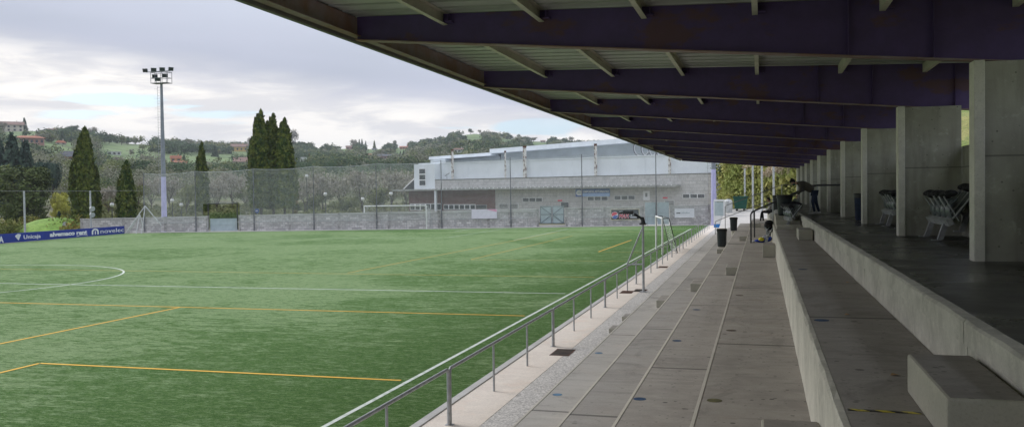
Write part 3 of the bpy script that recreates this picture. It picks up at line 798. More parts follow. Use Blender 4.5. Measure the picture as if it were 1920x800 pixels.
# ------------------------------------------------------------------ boards on the wall
def wboard(px0, px1, py0, py1, n, mat, name, label, cat, t_=.04, frame=None, A=W0, B=W1):
    u0_, zt = plane_hit(A, B, px0, py0, n); u1_, zb = plane_hit(A, B, px1, py1, n)
    return u0_, u1_, zb, zt
def frame_pts(A, B):
    A = np.array(A[:2], float); B = np.array(B[:2], float); u = (B-A)/np.hypot(*(B-A)); nn = np.array([u[1], -u[0]])
    def P(u_, n_, z_): q = A+u*u_+nn*n_; return (float(q[0]), float(q[1]), z_)
    return P, Vector((*u, 0)), Vector((*nn, 0))
PW, UW, NW = frame_pts(W0, W1)
def fbox(M, P, u0, u1, n0, n1, z0, z1):
    M.add([P(u0, n0, z0), P(u1, n0, z0), P(u1, n1, z0), P(u0, n1, z0), P(u0, n0, z1), P(u1, n0, z1), P(u1, n1, z1), P(u0, n1, z1)],
          [(3, 2, 1, 0), (4, 5, 6, 7), (0, 1, 5, 4), (1, 2, 6, 5), (2, 3, 7, 6), (3, 0, 4, 7)]); return M
def disc(M, P, u, z, n, r, a0=0, a1=2*math.pi, k=28, r_in=0, dn=.012, sz=1.):
    """flat disc / ring / sector in a facade plane, with thickness"""
    vs_ = []; 
    for i in range(k+1):
        t_ = a0+(a1-a0)*i/k
        for rr_ in (r_in, r):
            for nn_ in (n, n+dn): vs_.append(P(u+rr_*math.cos(t_), nn_, z+rr_*sz*math.sin(t_)))
    fs_ = []
    for i in range(k):
        q = 4*i; w = q+4
        fs_ += [(q+1, q+3, w+3, w+1), (q, w, w+2, q+2), (q+2, w+2, w+3, q+3)]
    M.add(vs_, fs_); return M
# soft drink board
u0, u1, zb, zt = wboard(1146, 1198, 393, 410.5, .2, '', '', '', '')
g = thing('advertising_board', 'black soft drink advertising board with red lettering and round emblem on the far wall', 'advertising board', PW((u0+u1)/2, .2, zb))
fbox(MB(), PW, u0, u1, .13, .19, zb, zt).build('panel', 'black_panel', g)
M = MB()
for a, b, c_, d_ in ((u0-.06, u1+.06, zt, zt+.06), (u0-.06, u1+.06, zb-.06, zb), (u0-.06, u0, zb, zt), (u1, u1+.06, zb, zt)): fbox(M, PW, a, b, .13, .22, c_, d_)
M.build('frame', 'cream_frame', g)
H_ = zt-zb; cu_, cz_ = u0+.37, zb+H_*.42; rr_ = H_*.36
M = MB(); disc(M, PW, cu_, cz_, .195, rr_); M.build('emblem', 'sign_white', g)
M = MB(); disc(M, PW, cu_, cz_, .21, rr_*.9, R(28), R(195)); M.build('emblem_top', 'pepsi_red', g)
M = MB(); disc(M, PW, cu_, cz_, .21, rr_*.9, R(215), R(352)); M.build('emblem_bottom', 'pepsi_blue', g)
text('MAX', H_*.62, PW(u0+.80, .20, zb+H_*.13), UW, NW, 'sign_white', g, bold=.03, width=1.15, shear=.25)
text('MAX', H_*.60, PW(u0+.80, .215, zb+H_*.14), UW, NW, 'pepsi_red', g, bold=.01, width=1.12, shear=.25)
text('PEPSI', H_*.17, PW(u0+.86, .20, zb+H_*.70), UW, NW, 'sign_white', g, bold=.005, width=.55)
M = MB(); fbox(M, PW, u0+2.05, u0+2.2, .2, .21, zb+H_*.36, zb+H_*.46); fbox(M, PW, u0+2.3, u0+2.62, .2, .21, zb+H_*.38, zb+H_*.44); fbox(M, PW, u0+2.0, u0+2.7, .2, .21, zb+H_*.14, zb+H_*.22); M.build('small_marks', 'sign_white', g)
# white board with faint lettering, blank white banner
u0, u1, zb, zt = wboard(1265, 1302, 391, 407.5, .2, '', '', '', '')
g = thing('advertising_board', 'plain white board with faint grey lettering at the right end of the far wall', 'advertising board', PW((u0+u1)/2, .2, zb))
fbox(MB(), PW, u0, u1, .13, .19, zb, zt).build('panel', 'sign_white', g)
M = MB(); disc(M, PW, u0+.25, zb+(zt-zb)*.5, .2, .07); fbox(M, PW, u0+.36, u0+.6, .2, .21, zb+(zt-zb)*.46, zb+(zt-zb)*.58); M.build('dark_marks', 'dark_metal', g)
M = MB()
for k in range(8): fbox(M, PW, u0+.72+k*.11, u0+.79+k*.11, .2, .21, zb+(zt-zb)*.46, zb+(zt-zb)*(.55+.05*(k % 3)))
M.build('faint_marks', 'gate_grey', g)
u0, u1, zb, zt = wboard(884, 932, 392.5, 409, .35, '', '', '', '')
g = thing('banner', 'blank white banner with a pink corner hung on the far wall railing', 'banner', PW((u0+u1)/2, .35, zb))
fbox(MB(), PW, u0, u1, .33, .345, zb, zt).build('sheet', 'banner_white', g)
M = MB().add([PW(u0+1.6, .35, zt-.02), PW(u1-.03, .35, zt-.30), PW(u1-.03, .35, zt-.02)], [(0, 1, 2)]); M.build('corner_print', 'banner_pink', g)

# ------------------------------------------------------------------ blue boards on the left
B0 = np.array([-60.2, 58.9]); B1 = np.array([-62.4, 76.5]); PB, UB, NB = frame_pts(B0, B1)
def bu(x_, y_=440): return plane_hit(B0, B1, x_, y_)[0]
bounds = [(-12, bu(2), 'leftmost blue advertising board, ending in a cut off white letter A'), (bu(2), bu(82), 'blue board with white fan emblem and the word Unicaja'),
          (bu(82), bu(169), 'blue board reading alvemaco rent in bold white letters'), (bu(169), bu(233), 'blue board with round n emblem reading novelec')]
BT = .80
for k, (a, b, lb) in enumerate(bounds):
    g = thing('advertising_board', lb, 'advertising board', PB((a+b)/2, 0, 0), 'blue boards along the left touchline')
    fbox(MB(), PB, a+.005, b-.005, -.03, .03, .03, BT).build('panel', 'royal_blue', g)
    M = MB()
    for q in (a+.3, (a+b)/2, b-.3): fbox(M, PB, q-.02, q+.02, -.35, -.035, .0, .05); fbox(M, PB, q-.02, q+.02, -.07, -.035, .0, BT*.9)
    M.build('stand', 'galv', g)
    zc = .24
    if k == 0: text('A', .72, PB(b-.28, .035, .10), UB, NB, 'sign_white', g, bold=.02)
    if k == 1:
        c0 = bu(24)+.25
        M = MB()
        for i, (a0, a1) in enumerate(((138, 112), (108, 84), (80, 58))):
            disc(M, PB, c0+.38, .16, .032, .56, R(a1), R(a0), 6, r_in=.03, sz=1.0)
        M.build('emblem', 'sign_white', g)
        text('Unicaja', .46, PB(bu(43), .032, .26), UB, NB, 'sign_white', g, bold=.006, width=bu(75)-bu(43))
    if k == 2:
        text('alvemaco rent', .52, PB(bu(93), .032, .28), UB, NB, 'sign_white', g, bold=.022, width=bu(163)-bu(93))
        M = MB(); vs_ = []; ua, ub = bu(143), bu(164)
        for i in range(13):
            t_ = i/12; u_ = ua+(ub-ua)*t_; z_ = .10+.11*math.sin(math.pi*t_)
            vs_ += [PB(u_, .034, z_), PB(u_, .034, z_+.045)]
        M.add(vs_, [(2*i, 2*i+2, 2*i+3, 2*i+1) for i in range(12)]); M.build('swoosh', 'sign_white', g)
    if k == 3:
        c0 = bu(171.5); w_ = bu(184.5)-c0
        M = MB(); disc(M, PB, c0+w_/2, .16+.28, .034, w_/2, 0, math.pi, 20, r_in=w_*.27, sz=.42/ (w_/2)*.68)
        fbox(M, PB, c0, c0+w_*.2, .034, .046, .16, .44); fbox(M, PB, c0+w_*.8, c0+w_, .034, .046, .16, .44); fbox(M, PB, c0+w_*.45, c0+w_*.58, .034, .046, .16, .5)
        M.build('emblem', 'sign_white', g)
        text('novelec', .60, PB(bu(187), .034, .22), UB, NB, 'sign_white', g, bold=.0, width=bu(231)-bu(187))

# ------------------------------------------------------------------ floodlight masts
def mast(x_, y_, label, full=True):
    g = thing('floodlight_mast', label, 'floodlight mast', (x_, y_, 0), 'tall floodlight masts')
    M = MB().tube((x_, y_, 0), (x_, y_, 5.8), .30, .245, 12); M.build('lower_shaft', 'lavender', g)
    MB().box(x_-.4, x_+.4, y_-.4, y_+.4, .0, .05).build('base_plate', 'lavender', g)
    M = MB().tube((x_, y_, 5.8), (x_, y_, 15.55), .245, .13, 12); M.build('upper_shaft', 'mast_grey', g)
    M = MB()
    for k in range(34): 
        z_ = 5.9+k*.28; M.tube((x_-.62, y_+.1, z_), (x_-.22, y_, z_), .012, n=5)
    M.tube((x_-.62, y_+.1, 4), (x_-.56, y_+.1, 15.3), .018, n=5)
    for k in range(10): M.tube((x_-.82, y_-.12, 6+k), (x_-.4, y_-.12, 6+k), .012, n=4)
    M.build('ladder', 'galv', g)
    # basket
    M = MB(); zb_, zt_ = 15.55, 16.75; w_ = .95
    M.box(x_-w_, x_+w_, y_-.45, y_+.45, zb_, zb_+.06)
    for sx__ in (-1, -.45, .45, 1):
        for sy in (-.45, .45): M.tube((x_+sx__*w_, y_+sy, zb_), (x_+sx__*w_, y_+sy, zt_), .028, n=5)
    for z_ in (zb_+.55, zt_-.05):
        for sy in (-.45, .45): M.tube((x_-w_, y_+sy, z_), (x_+w_, y_+sy, z_), .026, n=5)
        for sx__ in (-1, 1): M.tube((x_+sx__*w_, y_-.45, z_), (x_+sx__*w_, y_+.45, z_), .026, n=5)
    M.tube((x_-1.5, y_-.45, zt_), (x_+1.5, y_-.45, zt_), .04, n=6)
    M.build('platform', 'pole_grey', g)
    for dx, z_, yy in ((-1.5, 16.95, 0), (-.52, 16.98, 0), (.52, 16.98, 0), (1.5, 16.95, 0), (-.62, 16.35, .3), (.62, 16.35, .3), (0, 15.95, -.1)):
        c_ = Vector((x_+dx, y_-.5+yy, z_)); q = Vector((.55, -.8, -.35)).normalized() if dx < 1.2 else Vector((.9, -.4, -.3)).normalized()
        if dx < -1.2: q = Vector((.1, -.9, -.3)).normalized()
        r_ = q.cross(Vector((0, 0, 1))).normalized(); up_ = r_.cross(q)
        M = MB(); s1, s2 = .28, .20
        f_ = c_+q*.14; b_ = c_-q*.14
        P_ = [f_-r_*s1-up_*s2, f_+r_*s1-up_*s2, f_+r_*s1+up_*s2, f_-r_*s1+up_*s2, b_-r_*s1*.6-up_*s2*.6, b_+r_*s1*.6-up_*s2*.6, b_+r_*s1*.6+up_*s2*.6, b_-r_*s1*.6+up_*s2*.6]
        M.add(P_, [(4, 5, 6, 7), (0, 1, 5, 4), (1, 2, 6, 5), (2, 3, 7, 6), (3, 0, 4, 7), (0, 1, 2, 3)]); lamp = M.build('floodlight', 'mast_grey', g)
        M = MB(); g_ = c_+q*.145; M.add([g_-r_*s1*.86-up_*s2*.8, g_+r_*s1*.86-up_*s2*.8, g_+r_*s1*.86+up_*s2*.8, g_-r_*s1*.86+up_*s2*.8], [(0, 1, 2, 3)]); gl = M.build('glass', 'window_glass', lamp, world=False)
        for v_ in gl.data.vertices: v_.co -= g.location
    return g
mast(-60.45, 80.2, 'tall grey floodlight mast with lavender painted foot beside the white trestles')
mast(-4.75, 94.9, 'lavender mast foot at the right end of the wall, top hidden by the roof')

# ------------------------------------------------------------------ goals
def goal(gx0, gx1, gy, label, h=2.44, depth=1.8):
    g = thing('football_goal', label, 'goal', ((gx0+gx1)/2, gy, 0))
    M = MB().path([(gx0, gy, 0), (gx0, gy, h), (gx1, gy, h), (gx1, gy, 0)], .06, 10); M.build('goal_frame', 'white_paint', g)
    M = MB()
    for x_ in (gx0, gx1): M.path([(x_, gy, h), (x_, gy+.7, h-.02), (x_, gy+.9, h-.5)], .02, 6); M.tube((x_, gy+.9, h-.5), (x_, gy+depth, 0.03), .02, n=6)
    M.tube((gx0, gy+depth, .03), (gx1, gy+depth, .03), .025, n=6); M.build('rear_stay', 'galv_light', g)
    M = MB(); k = 16
    for i in range(k):
        a = gx0+(gx1-gx0)*i/k; b = gx0+(gx1-gx0)*(i+1)/k
        sg = lambda q: .38*math.sin(math.pi*(q-gx0)/(gx1-gx0))**.7
        M.add([(a, gy, h), (b, gy, h), (b, gy+.9, h-.06-sg(b)), (a, gy+.9, h-.06-sg(a))], [(0, 1, 2, 3)])
        M.add([(a, gy+.9, h-.06-sg(a)), (b, gy+.9, h-.06-sg(b)), (b, gy+depth, .05), (a, gy+depth, .05)], [(0, 1, 2, 3)])
    for x_ in (gx0, gx1): M.add([(x_, gy, 0), (x_, gy, h), (x_, gy+.9, h-.06), (x_, gy+depth, 0.03)], [(0, 1, 2, 3)])
    M.build('goal_net', 'goal_net', g)
    return g
goal(-40.35, -33.35, 86.2, 'white full size football goal with sagging net on the far goal line')
# small portable goal turned sideways by the railing
g = thing('portable_goal', 'small white portable goal parked side-on against the railing', 'goal', (-5.6, 53.5, 0))
a_, b_ = Vector((-6.25, 54.6, 0)), Vector((-4.98, 50.6, 0)); hh = Vector((0, 0, 2.05)); bk = Vector((1.2, .55, 0)).normalized()
a_ = Vector((-6.30, 55.6, 0)); b_ = Vector((-5.42, 51.0, 0))
bk = Vector((.55, .9, 0)).normalized()*1.4
MB().path([a_, a_+hh, b_+hh, b_], .055, 8).build('goal_frame', 'white_paint', g)
M = MB()
for q in (a_, b_): M.path([q+hh, q+hh+bk*.45, q+bk], .025, 6); M.tube(q, q+bk, .025, n=6)
M.tube(a_+bk, b_+bk, .025, n=6); M.tube(a_+hh+bk*.45, b_+hh+bk*.45, .02, n=6); M.build('rear_stay', 'dark_metal', g)
M = MB().add([a_+hh, b_+hh, b_+hh+bk*.45, a_+hh+bk*.45, a_+bk, b_+bk], [(0, 1, 2, 3), (3, 2, 5, 4)]); M.build('goal_net', 'goal_net', g)

# A-frame trestles beside the mast
for (pts, lb) in (([(235, 440), (272, 386), (302, 422)], 'tall white A-frame trestle leaning by the left net corner'), ([(239, 438), (262, 402), (268, 424)], 'shorter white A-frame trestle behind the blue boards'),):
    P_ = [at_depth(x_, y_, 91.0) for x_, y_ in pts]
    base = P_[0].copy()
    g = thing('white_trestle', lb, 'trestle', (P_[0][0], P_[0][1], 0), 'white tube trestles')
    ap = Vector(P_[1]); l0 = Vector(P_[0]); l1 = Vector(P_[2])
    for q in (l0, l1):
        foot = Vector((q.x, q.y, 0.0)) if q.z < .6 else Vector(q)
        MB().tube(foot, ap, .05, n=6).build('leg', 'white_dirty', g)
    ft = Vector((ap.x+.3, ap.y-1.0, 0)); MB().tube(ft, ap, .04, n=6).build('leg', 'white_dirty', g)

# left fence posts with wires
FP = [(plane_hit((-64, 0), (-64.001, 100), x_, 358)[0]) for x_ in (-90, 45, 169)]
fposts = []
for k, yy in enumerate(FP):
    if yy < 30: yy = 57.2
    o = MB().tube((-64, yy, -.4), (-64, yy, 4.4), .09, .08, 8).build('fence_post', 'galv_light')
    tag(o, ['galvanised fence post outside the left edge', 'tall galvanised fence post standing behind the fan emblem board', 'tall galvanised fence post behind the round emblem board'][k], 'fence post', 'posts of the left fence')
    fposts.append(yy)
M = MB()
pts = [(-64, 40, 4.3), (-64, fposts[1], 4.38), (-64, fposts[2], 4.36), (-62.6, 79.6, 4.4)]
for a, b in zip(pts[:-1], pts[1:]): M.tube(a, b, .015, n=4)
tag(M.build('fence_wire', 'galv'), 'thin top wire running between the left fence posts', 'wire')
g = thing('loudspeaker', 'pair of small round grey loudspeakers on the left fence post', 'loudspeaker', (-63.9, fposts[2], 2.5))
for z_ in (2.05, 2.65):
    MB().tube((-63.9, fposts[2]-.1, z_), (-63.55, fposts[2]-.25, z_-.05), .14, .26, 10).build('horn', 'galv_light', g)

# ------------------------------------------------------------------ camera pole by the railing
g = thing('camera_pole', 'grey steel pole with an automatic camera head, clamped to the touchline railing', 'camera pole', (-4.05, 31.9, 0))
MB().tube((-4.08, 31.9, 0), (-4.08, 31.9, 2.42), .045, .04, 10).build('pole', 'galv', g)
MB().box(-4.20, -3.96, 31.78, 32.02, .013, .025).build('foot_plate', 'galv', g)
MB().tube((-4.10, 31.9, 2.30), (-4.68, 32.05, .98), .028, n=8).build('brace', 'galv', g)
MB().tube((-4.08, 31.9, 1.0), (-4.70, 32.05, .97), .028, n=8).build('brace', 'galv', g)
MB().tube((-4.08, 31.9, 2.42), (-4.08, 31.9, 2.47), .12, .14, 12).tube((-4.08, 31.9, 2.47), (-4.08, 31.9, 2.62), .09, .06, 12).ball((-4.1, 31.9, 2.62), .075, 10, 6).tube((-4.1, 31.9, 2.62), (-4.38, 31.8, 2.80), .045, .05, 8).build('pan_head', 'dark_metal', g)
MB().obox((-4.58, 31.78, 2.86), (.16, -.03, 0), (.02, .10, 0), (.01, 0, .06)).obox((-4.80, 31.8, 2.85), (.09, -.02, .01), (.02, .06, 0), (0, 0, .035)).build('camera_body', 'dark_metal', g)

# ------------------------------------------------------------------ bins
def bin_(x_, y_, z_, w, h, label, ped=.0, mat='bin_plastic', rim=True):
    g = thing('litter_bin', label, 'bin', (x_, y_, z_), 'black plastic litter bins')
    M = MB(); z0 = z_+ped
    if ped: M.tube((x_, y_, z_), (x_, y_, z0+.02), w*.30, w*.34, 12); M.build('pedestal', 'block', g); M = MB()
    k = 20
    ring = lambda r, zz: [(x_+r*math.copysign(abs(math.cos(2*math.pi*i/k))**.7, math.cos(2*math.pi*i/k)), y_+r*math.copysign(abs(math.sin(2*math.pi*i/k))**.7, math.sin(2*math.pi*i/k)), zz) for i in range(k)]
    prof_ = [(w*.40, z0), (w*.44, z0+.06), (w*.50, z0+h-.12), (w*.50, z0+h-.04)]
    vs_ = sum([ring(r, zz) for r, zz in prof_], []); fs_ = [(j*k+i, j*k+(i+1) % k, (j+1)*k+(i+1) % k, (j+1)*k+i) for j in range(len(prof_)-1) for i in range(k)]
    fs_.append(tuple(range(k))[::-1]); M.add(vs_, fs_, True); M.build('bin_body', mat, g)
    M = MB(); vs_ = ring(w*.54, z0+h-.14)+ring(w*.55, z0+h-.02)+ring(w*.50, z0+h)+ring(w*.40, z0+h)+ring(w*.38, z0+h-.12)
    M.add(vs_, [(j*k+i, j*k+(i+1) % k, (j+1)*k+(i+1) % k, (j+1)*k+i) for j in range(4) for i in range(k)]+[tuple(range(4*k, 5*k))]); M.build('rim', 'bin_lid', g)
    if rim: MB().box(x_-w*.34, x_+w*.30, y_-w*.3, y_+w*.3, z0+h-.05, z0+h+.004).build('rubbish_bag', 'bin_rim', g)
    return g
bin_(-1.96, 47., .50, .50, .92, 'black litter bin nearest on the left terraces, beside a small step block', .22)
bin_(-1.80, 62, .50, .50, .90, 'black litter bin on a pale pedestal, farther along the left terraces', .38)

# ------------------------------------------------------------------ seats
def seat_unit(label):
    g = thing('seat_row', label, 'seat row', (0, 0, 0), 'folded four seat rows stored on the podium')
    L_ = 2.1
    MB().obox((-.02, L_/2, .36), (.045, 0, .02), (0, L_/2, 0), (-.03, 0, .055)).build('beam', 'galv_light', g)
    for y_ in (.42, L_-.3):
        MB().obox((-.07, y_, .17), (.055, 0, .015), (0, .05, 0), (.055, 0, .17)).build('leg', 'galv', g)
        MB().box(-.27, -.1, y_-.05, y_+.05, .0, .02).build('foot', 'galv_light', g)
    for k in range(4):
        y_ = .27+k*.52
        # folded seat pan: curved shell
        M = MB(); vs_ = []
        for i in range(6):
            t_ = i/5; x_ = .02-.13*math.sin(t_*math.pi*.9)+.10*t_; z_ = .40+.40*t_
            for j in range(5):
                s_ = j/4-.5; vs_.append((x_+.10*abs(s_)**1.4, y_+s_*.40, z_))
        M.add(vs_, [(i*5+j, i*5+j+1, (i+1)*5+j+1, (i+1)*5+j) for i in range(5) for j in range(4)], True)
        so2 = M.build('seat', 'seat_plastic', g, world=False); md = so2.modifiers.new('s', 'SOLIDIFY'); md.thickness = .02
        M = MB(); vs_ = []
        for i in range(6):
            t_ = i/5; x_ = .08+.30*t_; z_ = .44+.46*t_
            for j in range(5):
                s_ = j/4-.5; vs_.append((x_+.05*math.cos(s_*3.1), y_+s_*(.44-.06*t_), z_))
        M.add(vs_, [(i*5+j, i*5+j+1, (i+1)*5+j+1, (i+1)*5+j) for i in range(5) for j in range(4)], True)
        bk2 = M.build('backrest', 'seat_plastic', g, world=False); md = bk2.modifiers.new('s', 'SOLIDIFY'); md.thickness = .02
        for s_ in (-1, 1):
            MB().tube((-.02, y_+s_*.235, .36), (.40, y_+s_*.235, .90), .018, n=6).tube((.14, y_+s_*.235, .38), (-.12, y_+s_*.235, .84), .016, n=6).build('side_arm', 'galv_light', g)
    M = MB()
    for i in range(30):
        y_ = -.04+i*.075; M.ball((-.02+.03*math.sin(i*1.1), y_, .875+.025*math.sin(i*.8)), .06, 8, 5, (1.9, 1.3, .75+.4*math.sin(i*1.25)))
    M.build('folded_tip', 'seat_black', g)
    return g
su = seat_unit('row of four folded grey stadium seats between the first two pillars, front row')
su.location = (3.38, 18.0, 2.6); 
for o_ in [q for q in bpy.data.objects if q.parent == su]: pass
dup(su, (3.95, 17.6, 2.72), 'second row of folded grey seats close behind the front row by the first pillar', scale=1.0)
dup(su, (3.36, 25.0, 2.6), 'row of folded grey seats beyond the second pillar, front row')
dup(su, (3.9, 24.5, 2.72), 'row of folded grey seats partly hidden behind the second pillar')
dup(su, (3.45, 22.0, 2.6), 'row of folded grey seats hidden mostly by the second pillar fin')
dup(su, (1.10, 35.6, 2.10), 'row of grey seats standing beside the big black bin under the handrail', rz=R(6), group='loose seat rows near the handrails')
dup(su, (1.15, 38.6, 2.30), 'row of grey seats behind the bin, its backs catching the light', rz=R(4), group='loose seat rows near the handrails')
dup(su, (.22, 39.3, 1.24), 'tall leaning grey seat row at the foot of the riser under a black jacket', rz=R(-3), scale=(.8, .8, .95), group='loose seat rows near the handrails')
bin_(3.10, 30.2, 2.6, .5, .85, 'dark blue bin at the end of the folded seat rows on the podium', mat='navy_cloth', rim=False)

# steps across the upper tread near the handrails
st = thing('cross_steps', 'short flight of concrete cross steps on the upper tread by the black bins', 'steps', (1, 36, 2.1))
for k in range(3): MB().box(.56, 1.46, 35.0+k*1.1, 43.0, 2.097+.15*k, 2.097+.15*(k+1)).build('step', 'block', st)
bin_(.92, 37.9, 2.55, .60, .84, 'large black bin on the cross steps under the handrails', .0)
bin_(.86, 50.5, 2.10, .5, .85, 'smaller black bin farther back, left of the large one', .35)

# ------------------------------------------------------------------ handrails
def hrail(pts, posts, label, r_=.026, mat='handrail'):
    g = thing('handrail', label, 'handrail', pts[0], 'tube handrails of the grandstand')
    MB().path(pts, r_, 8).build('tube', mat, g)
    for a, b in posts: MB().tube(a, b, .028, n=8).build('post', 'galv_light', g)
    return g
hrail([(-.45, 41.2, 1.24), (-.45, 41.2, 2.50), (-.42, 41.2, 2.58), (-.36, 41.2, 2.64), (2.05, 40.6, 3.74), (2.12, 40.6, 3.76), (3.95, 40.6, 3.78)], [((2.05, 40.6, 2.6), (2.05, 40.6, 3.74)), ((.5, 40.95, 2.1), (.5, 40.95, 3.0))], 'dark handrail rising from the terrace up to the podium, nearer of the pair', .036, 'dark_metal')
hrail([(-.33, 46, 1.24), (-.33, 46, 2.52), (-.28, 46, 2.60), (2.6, 45, 3.80), (3.95, 45, 3.82)], [((2.6, 45.0, 2.6), (2.6, 45.0, 3.8))], 'dark handrail rising to the podium, farther of the pair', .036, 'dark_metal')
hrail([(-2.66, 70, .5), (-2.66, 70, 2.35), (-2.55, 70, 2.46), (1.5, 70, 3.95), (2.6, 70, 3.97)], [((-.6, 70, 1.24), (-.6, 70, 3.2)), ((1.5, 70, 2.1), (1.5, 70, 3.95))], 'slim end guard rail climbing the far end of the terraces, with its high bar')
hrail([(-2.6, 70.4, 1.55), (1.5, 70.4, 3.1), (2.6, 70.4, 3.12)], [], 'lower bar of the far end guard rail')
hrail([(-3.5, 72, .15), (-3.5, 72, 1.15), (-2.66, 72, 1.5)], [], 'short low rail stub beside the walkway at the stand end')

# clothes and bags
tag(MB().ball((.33, 40.6, 2.16), .20, 10, 7, (.9, 1.3, .6)).ball((.24, 40.3, 2.02), .17, 9, 6, (.8, 1.1, 1.1)).ball((.36, 40.9, 2.02), .18, 9, 6, (.9, 1.1, 1.2)).build('jacket', 'black_cloth'), 'black jacket heaped over the leaning seat row', 'jacket')
g = thing('sports_shoes', 'blue and yellow sports shoes and socks dropped at the foot of the riser', 'shoes', (.0, 41.6, 1.24))
MB().ball((-.02, 41.5, 1.32), .12, 8, 5, (2.4, 1, .7)).ball((.25, 41.5, 1.42), .14, 8, 5, (1.6, 1, 1.1)).build('blue_upper', 'blue_cloth', g)
MB().ball((.0, 41.3, 1.40), .09, 8, 5, (1.5, 1, 1)).build('yellow_sock', 'yellow_cloth', g)
MB().ball((-.35, 41.4, 1.28), .06, 8, 5, (1.5, 1, .7)).ball((.12, 41.3, 1.5), .06, 8, 5, (1.5, 1, .7)).build('white_sole', 'shoe_white', g)
tag(MB().ball((.72, 41.6, 2.55), .25, 9, 6, (1, 1.2, .7)).ball((.5, 41.7, 2.42), .18, 9, 6).build('sports_bag', 'grey_cloth'), 'grey bag behind the seated man on the riser', 'bag')
tag(MB().ball((1.30, 37.6, 2.95), .26, 9, 6, (1.2, 1.1, .7)).ball((1.1, 37.2, 2.8), .2, 9, 6, (1.2, 1, .8)).build('coat', 'black_cloth'), 'dark coat draped over the seats right of the bin', 'coat')

# ------------------------------------------------------------------ people
def body(verts, edges, radii, mat, name, parent=None, sub=2):
    me = bpy.data.meshes.new(name); me.from_pydata([tuple(v) for v in verts], edges, [])
    o = bpy.data.objects.new(name, me); COL.objects.link(o)
    sk = o.modifiers.new('skin', 'SKIN'); sk.use_smooth_shade = True
    lay = me.skin_vertices[0].data
    for i, r in enumerate(radii):
        lay[i].radius = (r, r) if not isinstance(r, tuple) else r
    lay[0].use_root = True
    sb = o.modifiers.new('sub', 'SUBSURF'); sb.levels = sub; sb.render_levels = sub
    dg = bpy.context.evaluated_depsgraph_get(); dg.update()
    m2 = bpy.data.meshes.new_from_object(o.evaluated_get(dg)); m2.materials.clear(); m2.materials.append(MATS[mat])
    for p_ in m2.polygons: p_.use_smooth = True
    o2 = bpy.data.objects.new(name, m2); COL.objects.link(o2); bpy.data.objects.remove(o)
    if parent: o2.parent = parent
    return o2
def hand(M, c, d, side, r=.011):
    """palm, four curled fingers and a thumb; d = pointing direction"""
    c = Vector(c); d = Vector(d).normalized(); s_ = Vector(side).normalized(); n_ = d.cross(s_)
    M.ball(c+d*.045, .045, 8, 6, (1, 1, .8))
    for i, ln in enumerate((.068, .078, .072, .055)):
        b = c+d*.08+s_*((i-1.5)*.022); m_ = b+d*ln*.55+n_*.012; e = m_+d*ln*.3+n_*.035
        M.tube(b, m_, r, r*.9, 6); M.tube(m_, e, r*.9, r*.7, 6)
    t0 = c+d*.025-s_*.035; t1 = t0-s_*.03+d*.03; M.tube(t0, t1, r*1.2, r, 6); M.tube(t1, t1+d*.03+n_*.012, r, r*.8, 6)
def head(parent, c, fwd, up_, tilt_mat='skin', mask=False, cap_long=False, r=.098):
    c = Vector(c); f_ = Vector(fwd).normalized(); u_ = Vector(up_).normalized(); s_ = f_.cross(u_).normalized(); u_ = s_.cross(f_)
    M = MB(); B_ = MB(); B_.ball((0, 0, 0), r, 16, 12, (.98, .80, 1.2))
    def xf(M_): 
        for i, v in enumerate(M_.v): M_.v[i] = tuple(c+f_*v[0]+s_*v[1]+u_*v[2])
        return M_
    for i, v in enumerate(B_.v):  # narrow the jaw
        if v[2] < 0: k_ = 1+v[2]*2.2; B_.v[i] = (v[0]*max(.6, k_)+.012, v[1]*max(.55, k_), v[2])
    B_.tube((.088, 0, .012), (.114, 0, -.022), .010, .017, 8)   # nose
    for q in (-1, 1): B_.ball((0, q*.080, -.005), .026, 7, 5, (.7, .35, 1.1))
    B_.tube((-.01, 0, -.08), (-.03, 0, -.17), .052, .056, 10)
    xf(B_).build('head', 'skin', parent)
    E_ = MB()
    for q in (-1, 1): E_.ball((.086, q*.032, .012), .011, 6, 5)
    xf(E_).build('eyes', 'hair', parent)
    if mask: xf(MB().ball((.055, 0, -.06), .068, 10, 8, (.85, .9, .95))).build('face_mask', 'mask_green', parent)
    else: xf(MB().tube((.093, -.022, -.055), (.093, .022, -.055), .006, n=6)).build('mouth', 'pepsi_red', parent)
    H_ = MB().ball((-.018, 0, .028), r*1.09, 16, 12, (.98, .86, 1.12))
    keep = []
    for fc in H_.f:
        cx_ = sum(H_.v[i][0] for i in fc)/len(fc); cz_ = sum(H_.v[i][2] for i in fc)/len(fc)
        keep.append(not (cx_ > .03 and cz_ < .062) and cz_ > -.075)
    H_.smooth = [s__ for s__, k_ in zip(H_.smooth, keep) if k_]; H_.f = [fc for fc, k_ in zip(H_.f, keep) if k_]
    for q in range(26):
        a = q*2.4; H_.ball((-.03+.06*math.cos(a), .065*math.sin(a), .055+.05*math.cos(q*1.7)), .035, 6, 5)
    xf(H_).build('hair', 'hair', parent)
def shoe(parent, c, d, mat):
    c = Vector(c); d = Vector(d).normalized(); u_ = Vector((0, 0, 1)); s_ = d.cross(u_)
    M = MB()
    for t_, w, h in ((-.06, .042, .075), (0, .045, .07), (.08, .048, .05), (.15, .045, .04), (.19, .035, .03)):
        M.ball(c+d*t_+u_*(h*.55), .05, 8, 6, (w/.05*1.1, w/.05*1.1, h/.055*.6))
    M.build('shoe', mat, parent)

